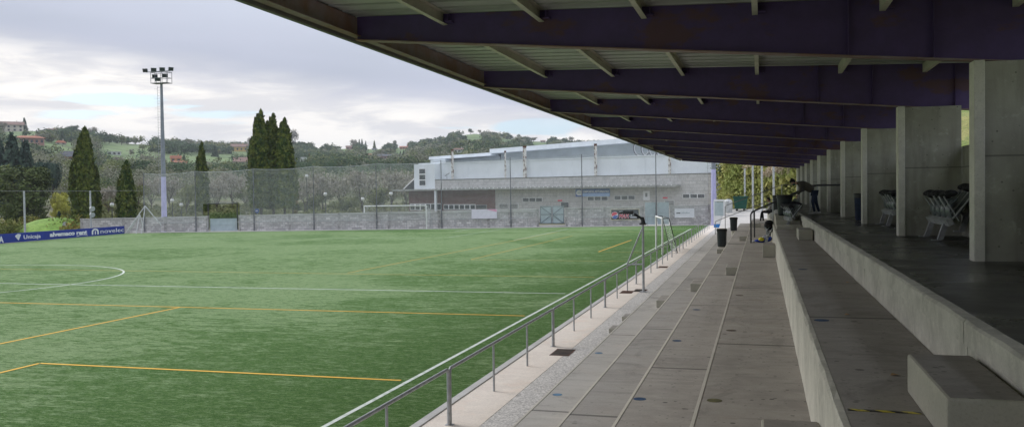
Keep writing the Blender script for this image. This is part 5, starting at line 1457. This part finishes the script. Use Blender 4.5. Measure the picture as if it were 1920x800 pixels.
# woodland masses on the slopes: one object per sort of tree
def in_green(x_, y_):
    for (a, b, c_, d_) in GREEN:
        if a <= x_ <= b and c_ <= y_ <= d_+1: return True
    return False
GREEN = [(0, 76, 245, 257), (64, 145, 268, 292), (178, 285, 272, 300), (285, 445, 290, 306), (150, 200, 318, 326), (500, 560, 292, 300), (585, 640, 279, 283), (640, 665, 284, 290), (684, 720, 279, 288), (738, 765, 283, 289),
         (866, 905, 249, 262), (935, 962, 262, 270), (996, 1026, 262, 274), (735, 760, 283, 290), (425, 470, 290, 302), (820, 850, 275, 279), (345, 380, 308, 313), (780, 815, 296, 299)]
HOUSES_PX = [(22, 246, 30), (82, 243, 45), (98, 247, 17), (52, 270, 46), (113, 270, 16), (132, 303, 40), (214, 291, 22), (448, 284, 26), (461, 307, 42), (332, 306, 26), (568, 305, 26), (720, 299, 24), (755, 276, 16), (863, 287, 20), (652, 276, 12), (758, 269, 8), (1018, 267, 8), (702, 278, 9), (692, 292, 8)]
kinds = {'hill_dark': [], 'hill_olive': [], 'hill_bare': []}
kidx = list(kinds)
nq = np.random.default_rng(11); cnt = 0
TMPL = []
for s_ in range(5):
    q = np.random.default_rng(100+s_); lob = [(q.normal()*.2, q.normal()*.2, .55+q.normal()*.12, .26+.1*q.random(), .26+.1*q.random(), .24+.1*q.random()) for _ in range(6)]
    TMPL.append((lobes_points(150, lob, q, .8), lobes_points(150, lob, q, .8)))
def wood(x_, y_, h, nleaf, leafk):
    P_, r = hit(x_, y_)
    if P_ is None: return
    lim = y_
    for gi, (a, b, c_, d_) in enumerate(GREEN):
        if a-2 <= x_ <= b+2 and y_ > c_ and nq.random() < (.95 if gi in (0, 1, 2, 3, 10, 12) else .78): lim = min(lim, y_-d_) if y_ > d_ else -1
        if lim < 0: return
    for hx, hy, hw in HOUSES_PX:
        if abs(x_-hx) < hw*.5+5 and y_ > hy-3: lim = min(lim, y_-hy+1)
    hmax = lim*r/FPX
    if hmax < 1.6: return
    h = min(h, hmax)
    nz = mnoise.noise(Vector((P_[0]*.008, P_[1]*.008, 5)))+nq.normal()*.24-.06
    if y_ > 312: nz += .05+.28*nq.random()
    kk = kidx[0] if nz < -.03 else (kidx[1] if nz < .20 else kidx[2])
    T_ = TMPL[nq.integers(5)][0][nq.choice(150 if nleaf <= 150 else len(TMPL[0][0]), nleaf, replace=nleaf > 150)]
    if nleaf > 150: T_ = T_+nq.normal(size=T_.shape)*.07
    C_ = T_*np.array([h*1.15, h*1.15, h])+np.array(P_)
    N_ = (T_-np.array([0, 0, .5]))*3+nq.normal(size=T_.shape)*.45
    kinds[kk].append((C_, np.full(nleaf, leafk*r), N_))
for _ in range(11000):
    x_ = nq.uniform(-80, 1180); y0_ = np.interp(x_, [a for a, b in SKY], [b for a, b in SKY])
    y_ = y0_+1+(325-y0_)*nq.random()**.95
    if in_green(x_, y_) and nq.random() < .93: continue
    if mnoise.noise(Vector((x_*.03, y_*.10, 3))) > .55 and y_ < 312: continue
    if any(abs(x_-hx) < hw*.5+4 and -3 < y_-hy < 13 for hx, hy, hw in HOUSES_PX): continue
    wood(x_, y_, nq.uniform(4.2, 8.6)*(.8+.35*nq.random()), 84, .0014)
for _ in range(520):
    x_ = nq.uniform(60, 880); y_ = nq.uniform(322, 388)
    wood(x_, y_, nq.uniform(4., 7.5), 420, .0014)
for kk, lst in kinds.items():
    C_ = np.concatenate([a[0] for a in lst]); S_ = np.concatenate([a[1] for a in lst]); n = len(C_)
    nrm_ = np.concatenate([a[2] for a in lst]); nrm_ /= np.linalg.norm(nrm_, axis=1)[:, None]
    V_ = quads(C_, nrm_, nq.normal(size=(n, 3))*.6+[0, 0, 1.], S_*.6, S_*.7)
    me = np_mesh('wood', V_, np.arange(len(V_)).reshape(-1, 4))
    o = link(me, 'hillside_woodland', kk); tag(o, {'hill_dark': 'dark green woodland covering the hillside', 'hill_olive': 'olive green woodland and hedges on the hillside', 'hill_bare': 'leafless grey brown woodland on the hillside'}[kk], 'woodland', kind='stuff')

# single trees one can tell apart
def ptree(px_, pb, pt, wpx, kind, seed, mat, label, group=None, rr_=None, dist=None):
    if dist: 
        q = at_depth(px_, pb, dist); P_ = (q[0], q[1], max(-.45, terrn(q[0], q[1]))); dep = dist
    else:
        P_, r = hit(px_, pb)
        if P_ is None:
            P_, r = hit(px_, pb+4)
        if P_ is None: return
        dep = r*.95
    top = at_depth(px_, pt, 1.0); d = ray(px_, pt); rr2 = math.hypot(P_[0], P_[1]); zt_ = EYE+d[2]/math.hypot(d[0], d[1])*rr2
    h = max(1.5, zt_-P_[2]); w = wpx*rr2/FPX*.97
    plant(kind, seed, mat, (P_[0], P_[1], P_[2]-.1), h, (w/h)/(.9), label, group)
T_ = 'single trees on the hill skyline'
for a in [(8, 245, 228, 14, 'bare', 21, 'bare_twigs', 'bare tree on the skyline at the far left edge'),
          (46, 246, 221, 13, 'pine', 22, 'hill_dark', 'dark spruce between the two big houses on the skyline'),
          (94, 266, 246, 14, 'pine', 22, 'hill_dark', 'dark round conifer below the yellow house, left one'),
          (118, 268, 244, 13, 'pine', 22, 'hill_dark', 'dark round conifer below the yellow house, right one'),
          (136, 258, 231, 30, 'leafy', 23, 'hill_dark', 'broad dark tree on the skyline left of the tall cypress'),
          (173, 262, 238, 20, 'bare', 24, 'bare_twigs', 'round bare tree on the skyline right of the tall cypress'),
          (208, 266, 249, 18, 'leafy', 23, 'hill_dark', 'dark bushy tree on the skyline, left of the broad crown'),
          (228, 268, 252, 16, 'leafy', 25, 'hill_olive', 'flat olive tree on the skyline beside the broad crown'),
          (267, 259, 240, 28, 'leafy', 26, 'hill_dark', 'broad domed tree alone on the skyline left of the mast'),
          (322, 268, 250, 9, 'bare', 21, 'bare_twigs', 'slender bare tree right of the mast, left of two'),
          (333, 268, 251, 10, 'bare', 24, 'bare_twigs', 'slender bare tree right of the mast, right of two'),
          (403, 294, 272, 15, 'pine', 27, 'hill_dark', 'dark cedar right of the narrow cypress'),
          (425, 272, 264, 18, 'leafy', 25, 'hill_dark', 'low dark tree left of the yellow farmhouse'),
          (439, 275, 263, 22, 'leafy', 23, 'hill_dark', 'dark tree clump just behind the yellow farmhouse'),
          (472, 280, 257, 17, 'bare', 24, 'bare_twigs', 'bare tree left of the three joined cypresses'),
          (552, 283, 243, 22, 'bare', 21, 'bare_twigs', 'tall bare tree right of the three joined cypresses'),
          (631, 268, 249, 17, 'bare', 28, 'hill_dark', 'open crowned tree on the mid skyline'),
          (663, 277, 261, 15, 'bare', 24, 'bare_twigs', 'round greyish tree right of the open crowned one'),
          (674, 276, 261, 8, 'pine', 22, 'hill_dark', 'pointed dark fir on the mid skyline, first of the group'),
          (679, 276, 260, 7, 'pine', 27, 'hill_dark', 'pointed dark fir on the mid skyline, tallest of the group'),
          (686, 277, 264, 6, 'pine', 22, 'hill_dark', 'small pointed fir right of the tallest'),
          (702, 277, 263, 8, 'pine', 27, 'hill_olive', 'pale pointed fir standing apart on the mid skyline'),
          (740, 275, 261, 12, 'leafy', 26, 'hill_bare', 'brownish round tree above the orange house'),
          (776, 268, 250, 12, 'bare', 28, 'hill_dark', 'open tree at the foot of the big hill'),
          (750, 272, 264, 5, 'pine', 22, 'hill_dark', 'tiny fir left of the open tree'),
          (826, 263, 254, 4, 'pine', 22, 'hill_dark', 'tiny columnar fir on the left slope of the big hill'),
          (845, 259, 246, 12, 'leafy', 23, 'hill_dark', 'dark tree on the left slope near the hilltop'),
          (870, 263, 254, 4, 'pine', 27, 'hill_dark', 'small cypress in the hilltop meadow'),
          (882, 252, 240, 13, 'leafy', 26, 'hill_dark', 'round dark tree on the very hilltop'),
          (899, 250, 243, 8, 'bare', 24, 'bare_twigs', 'thin bare tree right of the hilltop tree'),
          (911, 251, 245, 7, 'leafy', 25, 'hill_dark', 'small bush like tree right of the hilltop'),
          (936, 256, 252, 4, 'leafy', 23, 'hill_dark', 'tiny bush on the right slope of the big hill'),
          (958, 262, 251, 12, 'leafy', 26, 'hill_dark', 'dark tree where the right ridge begins'),
          (973, 263, 251, 9, 'bare', 28, 'hill_bare', 'open tree on the right ridge'),
          (1000, 266, 256, 20, 'leafy', 23, 'hill_bare', 'wide brownish tree on the right ridge'),
          (1040, 267, 254, 18, 'leafy', 25, 'hill_dark', 'wide dark tree on the right ridge'),
          (1058, 268, 257, 12, 'leafy', 26, 'hill_dark', 'dark tree toward the end of the right ridge'),
          (1073, 270, 256, 16, 'bare', 21, 'bare_twigs', 'bare tree at the end of the right ridge near the hall roof'),
          (662, 300, 283, 18, 'leafy', 26, 'hill_olive', 'rounded tree in the fields before the mid skyline'),
          (751, 296, 283, 7, 'pine', 27, 'hill_dark', 'dark fir left of the white farmhouse'),
          (757, 296, 281, 8, 'pine', 22, 'hill_dark', 'taller dark fir left of the white farmhouse'),
          (580, 312, 288, 11, 'pine', 29, 'gold_leaf', 'golden poplar right of the white terrace building'),
          (345, 306, 290, 12, 'pine', 27, 'hill_dark', 'dark fir before the orange house'),
          (78, 296, 279, 16, 'leafy', 26, 'hill_olive', 'olive tree in the meadow above the slate roof'),
          (262, 318, 298, 20, 'bare', 24, 'bare_twigs', 'bare tree in the valley left of the mast'),
          (225, 322, 292, 22, 'bare', 21, 'bare_twigs', 'tall bare tree behind the shorter cypress')]:
    ptree(*a, group=T_ if a[1] < 285 else 'single trees in the valley fields')
# nearer trees at the left edge
ptree(-24, 420, 296, 90, 'oak', 31, 'pine_leaf', 'dark tree cut by the left edge of the photo', dist=150, group='big trees at the left edge')
ptree(46, 425, 301, 116, 'oak', 32, 'oak_leaf', 'large round dark green tree at the left behind the boards', dist=112, group='big trees at the left edge')
for k, (px_, pt, w) in enumerate([(2, 262, 60), (26, 252, 66), (50, 264, 56), (78, 290, 46), (100, 292, 40)]):
    ptree(px_, 400, pt, w, 'pine' if k < 3 else 'leafy', 33 if k < 3 else 34, 'pine_leaf', ['leftmost dark pine behind the round tree', 'tallest dark pine behind the round tree', 'third dark pine right of the tallest', 'dark bushy tree beneath the slate roofed house', 'second dark bushy tree beneath the slate roofed house'][k], dist=170, group='dark pines at the left')
ptree(117, 432, 354, 40, 'oak', 35, 'yellow_leaf', 'bright yellow green tree left of the tall cypress', dist=125)
ptree(112, 435, 395, 24, 'pine', 36, 'pine_leaf', 'small dark fir under the yellow green tree', dist=118)
# scrub behind the net
k = 0
SCR = 'leafless scrub trees behind the net'
for px_, pb, pt, w, kd, mt in [(205, 425, 350, 45, 'bare', 'bare_twigs'), (258, 420, 345, 50, 'bare', 'olive_leaf'), (285, 415, 330, 46, 'bare', 'bare_twigs'), (318, 412, 332, 50, 'bare', 'bare_twigs'), (350, 412, 345, 46, 'bare', 'olive_leaf'), (407, 405, 335, 50, 'bare', 'bare_twigs'),
                    (436, 402, 322, 58, 'bare', 'bare_twigs'), (462, 402, 345, 44, 'bare', 'olive_leaf'), (572, 398, 335, 52, 'bare', 'bare_twigs'), (605, 398, 322, 62, 'bare', 'bare_twigs'), (640, 398, 330, 60, 'bare', 'bare_twigs'),
                    (678, 398, 318, 66, 'bare', 'bare_twigs'), (706, 398, 342, 60, 'leafy', 'olive_leaf'), (735, 396, 318, 58, 'bare', 'bare_twigs'), (762, 394, 325, 52, 'bare', 'bare_twigs'), (790, 392, 322, 55, 'bare', 'bare_twigs'), (232, 424, 372, 40, 'leafy', 'olive_leaf'), (190, 428, 385, 30, 'leafy', 'bush_leaf'), (655, 400, 360, 50, 'leafy', 'olive_leaf'), (590, 400, 362, 50, 'leafy', 'olive_leaf')]:
    ptree(px_, pb, pt, w, kd, 40+k % 5, mt, ('grey leafless' if mt == 'bare_twigs' else 'olive green')+' scrub tree, '+ORD[k % 16].replace('nearest', 'first')+(' from the left behind the net' if k < 16 else ' low one before the taller scrub'), SCR, dist=145+(k*7 % 25))
    k += 1
# low bushes: boards side and hedge
def bushes(name, pts, mat, label, cat='bushes', kind='stuff', size=.10):
    C_ = np.concatenate([lobes_points(int(260*max(1, r_)), [(x_, y_, z_+r_*.45, r_, r_, r_*.8)], nr, .8) for x_, y_, z_, r_ in pts])
    o = link(leaf_mesh(name, C_, size, nr), name, mat); return tag(o, label, cat, kind=kind)
pts = []
for px_ in range(-40, 160, 9):
    q = at_depth(px_, 440, 98+rng.uniform(-4, 10)); pts.append((q[0], q[1], -.2, rng.uniform(.8, 1.6)))
bushes('hedge_bushes', pts, 'bush_leaf', 'rough green and orange bushes behind the blue boards', size=.22)
pts = []
for i in range(16): q = at_depth(392+i*3.6, 400, 112+rng.uniform(-1, 1)); pts.append((q[0], q[1], .1, 1.25))
bushes('trimmed_hedge', pts, 'hedge_leaf', 'dense trimmed hedge seen through the frame over the gate', 'hedge', size=.14)
pts = []
for i in range(300): q = at_depth(rng.uniform(120, 900), 405, rng.uniform(118, 175)); pts.append((q[0], q[1], max(-.4, terrn(q[0], q[1])), rng.uniform(.6, 1.7)))
bushes('scrub_undergrowth', pts, 'olive_leaf', 'low tangled undergrowth beneath the leafless scrub trees', 'undergrowth', size=.26)
# grass mound on the left
M = MB(); q = at_depth(108, 432, 100)
for i in range(13):
    for j in range(9):
        a, b = i/12-.5, j/8-.5; x_, y_ = q[0]+a*10-4*a*0, q[1]+b*12; M.v.append((x_, y_, -.42+2.0*max(0, 1-(a*2)**2)*max(0, 1-(b*2)**2)))
for i in range(12):
    for j in range(8): kq = i*9+j; M.f.append((kq, kq+1, kq+10, kq+9)); M.smooth.append(True)
tag(M.build('grass_mound', 'grass_bright'), kind='structure')
# street lamps with globes
for k, (px_, pt, pb, dist) in enumerate([(210, 384, 420, 108), (223, 379, 420, 105), (323, 376, 408, 120), (340, 384, 408, 122), (472, 370, 402, 125), (610, 364, 398, 128), (680, 373, 398, 122), (733, 363, 396, 124), (575, 330, 398, 140)]):
    P1 = at_depth(px_, pt, dist); 
    g = thing('street_lamp', ['first', 'second', 'third', 'fourth', 'fifth', 'sixth', 'seventh', 'eighth', 'ninth'][k]+' globe lamp on a dark post beyond the wall, counted along the path', 'street lamp', (P1[0], P1[1], -.4), 'globe street lamps beyond the wall')
    MB().tube((P1[0], P1[1], -.4), (P1[0], P1[1], P1[2]-.2), .07, .05, 8).build('post', 'dark_metal', g)
    MB().ball(P1, .26, 12, 8).build('globe', 'glass_globe', g)
    MB().tube((P1[0], P1[1], P1[2]+.22), (P1[0], P1[1], P1[2]+.34), .16, .05, 8).build('cap', 'dark_metal', g)
P1 = at_depth(122.5, 421, 97); g = thing('road_sign', 'back of a small grey octagonal road sign behind the boards', 'road sign', (P1[0], P1[1], -.4))
MB().tube((P1[0], P1[1], -.4), (P1[0], P1[1], P1[2]+.3), .035, n=6).build('post', 'galv', g)
MB().tube((P1[0], P1[1]-.05, P1[2]), (P1[0], P1[1]-.08, P1[2]), .32, n=8).build('sign_plate', 'galv', g)
P1 = at_depth(482, 395, 118); g = thing('road_sign', 'small round blue sign with white mark beyond the wall', 'road sign', (P1[0], P1[1], -.4))
MB().tube((P1[0], P1[1]+.05, -.4), (P1[0], P1[1]+.05, P1[2]), .035, n=6).build('post', 'galv', g)
MB().tube((P1[0], P1[1]+.02, P1[2]), (P1[0], P1[1]-.02, P1[2]), .33, n=16).build('sign_plate', 'sign_blue', g)
MB().box(P1[0]-.2, P1[0]+.1, P1[1]-.035, P1[1]-.025, P1[2]-.06, P1[2]+.06).build('white_mark', 'sign_white', g)

# ------------------------------------------------------------------ houses on the hill
def house(px_, pb, wpx, hpx, wallm, roofm, label, roofh=.45, hip=False, nwin=4, floors=1, flat=False):
    P_, r = hit(px_, pb)
    if P_ is None: P_, r = hit(px_, pb+3)
    if P_ is None: return
    W_ = wpx*r/FPX; H_ = hpx*r/FPX; hw = H_*(1-roofh); dpt = W_*.55
    d = Vector((P_[0], P_[1], 0)).normalized(); s_ = Vector((d.y, -d.x, 0)); B_ = Vector((P_[0], P_[1], P_[2]-1.0))
    g = thing('hillside_house', label, 'house', B_, 'houses on the hillside')
    def P3(u, n, z): return B_+s_*u+d*n+Vector((0, 0, z+1.0))
    M = MB(); M.add([P3(-W_/2, 0, -1), P3(W_/2, 0, -1), P3(W_/2, dpt, -1), P3(-W_/2, dpt, -1), P3(-W_/2, 0, hw), P3(W_/2, 0, hw), P3(W_/2, dpt, hw), P3(-W_/2, dpt, hw)], [(3, 2, 1, 0), (4, 5, 6, 7), (0, 1, 5, 4), (1, 2, 6, 5), (2, 3, 7, 6), (3, 0, 4, 7)]); M.build('wall', wallm, g)
    e = W_*.05; M = MB(); rr_ = W_*.5-(W_*.22 if hip else 0)
    if flat: M.add([P3(-W_/2-e, -e, hw+.01), P3(W_/2+e, -e, hw+.01), P3(W_/2+e, dpt+e, hw+.01), P3(-W_/2-e, dpt+e, hw+.01), P3(-W_/2-e, -e, H_), P3(W_/2+e, -e, H_), P3(W_/2+e, dpt+e, H_), P3(-W_/2-e, dpt+e, H_)], [(3, 2, 1, 0), (4, 5, 6, 7), (0, 1, 5, 4), (1, 2, 6, 5), (2, 3, 7, 6), (3, 0, 4, 7)])
    else:
        xr = rr_+(0 if hip else e)
        M.add([P3(-W_/2-e, -e*1.5, hw-.05), P3(W_/2+e, -e*1.5, hw-.05), P3(W_/2+e, dpt+e, hw-.05), P3(-W_/2-e, dpt+e, hw-.05), P3(-xr, dpt/2, H_), P3(xr, dpt/2, H_)], [(3, 2, 1, 0), (0, 1, 5, 4), (2, 3, 4, 5), (1, 2, 5), (3, 0, 4)])
    rf = M.build('roof', roofm, g)
    if not flat and wpx > 15:
        M = MB(); c_ = P3(W_*.22, dpt*.5, H_); M.obox(c_, s_*.3, d*.3, Vector((0, 0, .8))); ch = M.build('chimney', wallm, rf, world=False)
        for v_ in ch.data.vertices: v_.co -= g.location
    for fl_ in range(floors):
        for i in range(nwin):
            u = W_*(-.5+(i+.5)/nwin); zc = hw*(fl_+.5)/floors; ww = min(W_/nwin*.25, .7); hh_ = min(hw/floors*.28, .8)
            M = MB(); M.obox(P3(u, -.03, zc), s_*ww, d*.03, Vector((0, 0, hh_))); M.build('window', 'window_glass', g)
    return g
house(22, 247, 34, 17, 'wall_cream', 'tile_dull', 'cream house with dull red roof at the far left of the skyline', .35, floors=2)
house(84, 243, 44, 15, 'wall_cream', 'tile_dull', 'long brown roofed cream house on the skyline right of the spruce', .45, True, 7, 2)
house(98, 248, 16, 9, 'wall_yellow', 'tile_dull', 'small orange yellow house beside the long one on the skyline', .45, nwin=2)
house(55, 271, 44, 15, 'wall_pink', 'tile_red', 'long red brick house with orange roof below the skyline', .28, nwin=6, hip=True)
house(114, 271, 16, 7, 'wall_cream', 'tile_red', 'small red roofed pavilion among dark trees', .6, True, 2)
house(132, 305, 46, 20, 'wall_orange', 'slate', 'house with big grey slate roof and orange wall', .5, True, 5)
house(214.5, 291, 21, 6, 'wall_white', 'wall_white', 'low white flat roofed building in the green meadow', .15, nwin=3, flat=True)
house(449, 284, 28, 14, 'wall_yellow', 'tile_dull', 'yellow farmhouse with tiled roof by the mid skyline', .4, nwin=4)
house(470, 281, 12, 11, 'wall_white', 'slate', 'white house just right of the yellow farmhouse', .4, nwin=2)
house(464, 309, 46, 14, 'wall_cream', 'tile_dull', 'long house with pale red tiled roof right of the narrow cypress', .62, nwin=5)
house(330, 305, 18, 12, 'wall_orange', 'tile_red', 'orange house with red roof right of the mast', .4, nwin=2)
house(338, 308, 22, 6, 'wall_orange', 'tile_red', 'low red roofed annexe below the orange house', .5, nwin=2)
house(566, 306, 27, 11, 'wall_white', 'wall_white', 'white flat roofed terrace building right of the joined cypresses', .3, nwin=5, flat=True)
house(722, 300, 26, 11, 'wall_pink', 'slate', 'pink row of houses before the mid hill', .35, nwin=5)
house(757, 280, 15, 6, 'wall_orange', 'tile_red', 'small orange house on the mid hill', .4, nwin=3)
house(768, 272, 10, 5, 'wall_pink', 'tile_dull', 'small pink house above the orange one', .4, nwin=2)
house(861, 287, 20, 9, 'wall_white', 'tile_dull', 'small white farmhouse under the big hill', .35, nwin=3)
house(656, 277, 14, 7, 'wall_pink', 'tile_dull', 'pale pink roofed house half hidden on the mid skyline', .5, nwin=2)
house(1018, 267, 9, 4, 'wall_cream', 'tile_dull', 'tiny cream house on the right ridge slope', .4, nwin=2)
house(702, 279, 9, 4, 'wall_white', 'slate', 'tiny white house by the pale fir', .4, nwin=2)
house(692, 292, 9, 4, 'wall_pink', 'tile_red', 'tiny red roofed house in the lower fields', .5, nwin=2)
house(742, 292, 8, 4, 'wall_cream', 'slate', 'tiny cream house left of the dark firs', .4, nwin=2)

# ------------------------------------------------------------------ bank behind the stand
def bankz(x_, y_):
    yy = y_-(95+max(0, -3.4-x_)*9); xx = x_-11
    f = lambda t_: 0 if t_ <= 0 else 15*(1-math.exp(-t_/13.))
    z_ = max(f(yy), f(xx)*.55)
    if z_ > 0: z_ += .7*mnoise.noise(Vector((x_*.25, y_*.25, 1)))
    return (z_ if z_ > 0 else -.6)+(1.0 if yy > 0 and z_ > 0 else 0)
M = MB(); nx, ny = 110, 150
for i in range(nx+1):
    for j in range(ny+1):
        x_ = -12+62*i/nx; y_ = -10+150*j/ny; M.v.append((x_, y_, bankz(x_, y_)))
for i in range(nx):
    for j in range(ny): kq = i*(ny+1)+j; M.f.append((kq, kq+1, kq+ny+2, kq+ny+1)); M.smooth.append(True)
tag(M.build('grassy_bank', 'bank_ground'), kind='structure')
pts = []; 
q = np.random.default_rng(3)
C_ = []
for _ in range(6500):
    if q.random() < .6: x_, y_ = q.uniform(-6, 14), q.uniform(95, 122)
    else: x_, y_ = q.uniform(11, 24), q.uniform(5, 100)
    z_ = bankz(x_, y_)
    if z_ < .2: continue
    k_ = 40; rr_ = q.uniform(.3, .9); C_.append(np.array([x_, y_, z_+rr_*.3])+q.normal(size=(k_, 3))*np.array([rr_*.5, rr_*.5, rr_*.45]))
C_ = np.concatenate(C_); o = link(leaf_mesh('scrub', C_, .17, q, aspect=2.6), 'bank_scrub', 'bank_leaf'); tag(o, 'yellowing grass and brambles covering the steep bank', 'scrub', kind='stuff')
# darker bushes near the top of the bank on the left
pts = []
for _ in range(50):
    x_, y_ = q.uniform(-5, 3), q.uniform(104, 124); z_ = bankz(x_, y_)
    if z_ > 0: pts.append((x_, y_, z_, q.uniform(.8, 1.8)))
bushes('dark_bushes', pts, 'oak_leaf', 'darker bushes along the top left of the bank', size=.25)
# pampas grass
def pampas(loc, h, label, seed, n=9):
    g = thing('pampas_grass', label, 'pampas grass', loc, 'pampas grass clumps on the bank')
    q = np.random.default_rng(seed); L_ = []; st_ = MB(); pl = []
    for i in range(n):
        a = q.uniform(0, 6.28); d = q.uniform(.1, .5); tip = np.array([math.cos(a)*d, math.sin(a)*d, h*q.uniform(.8, 1)])
        st_.tube((0, 0, 0), tuple(tip*.75), .015, .01, 4, False); t_ = q.random(60)
        pl.append(tip*(.68+.32*t_)[:, None]+q.normal(size=(60, 3))*np.array([.09, .09, .04])*(1-abs(t_-.4))[:, None])
    L_ = q.normal(size=(240, 3))*[.5, .5, .25]+[0, 0, .5]; L_[:, 2] = abs(L_[:, 2])
    st_.build('stems', 'pampas_plume', g, world=False); link(leaf_mesh('plumes', np.concatenate(pl), .14, q, aspect=2.4), 'plumes', 'pampas_plume', g)
    link(leaf_mesh('leaves', L_, .3, q, aspect=3), 'leaves', 'bank_leaf', g)
for k, (px_, py_, h, lb) in enumerate([(1466, 352, 3.6, 'tall cream pampas clump left of the bending man'), (1458, 356, 2.6, 'pampas clump just left of the tallest'), (1477, 350, 3.6, 'pampas clump nearest the bending man head'),
                     (1402, 334, 1.5, 'small pampas tuft between the left bank poles'), (1436, 354, 2.0, 'low beige pampas tuft in the middle of the bank'), (1445, 352, 2.2, 'low beige pampas tuft right of the middle one')]):
    d = dirv(px_, py_); t_ = 60.
    while t_ < 170:
        P_ = np.array([0, 0, EYE])+d*t_
        if bankz(P_[0], P_[1]) > P_[2]: break
        t_ += .3
    pampas((P_[0], P_[1], bankz(P_[0], P_[1])-.1), h, lb, 60+k)
m = bpy.data.materials.new('haze'); m.use_nodes = True; t = m.node_tree; t.nodes.clear()
pv = t.nodes.new('ShaderNodeVolumePrincipled'); pv.inputs['Color'].default_value = (.86, .90, .97, 1); pv.inputs['Density'].default_value = .0002
ou = t.nodes.new('ShaderNodeOutputMaterial'); t.links.new(pv.outputs[0], ou.inputs['Volume']); MATS['haze'] = m
hz = tag(MB().box(-2600, 2600, -900, 2700, -1.5, 190).build('haze', 'haze'), 'thin pale haze over the valley and hills', 'haze', kind='stuff')
print('woods', cnt, 'objects', len(bpy.data.objects))
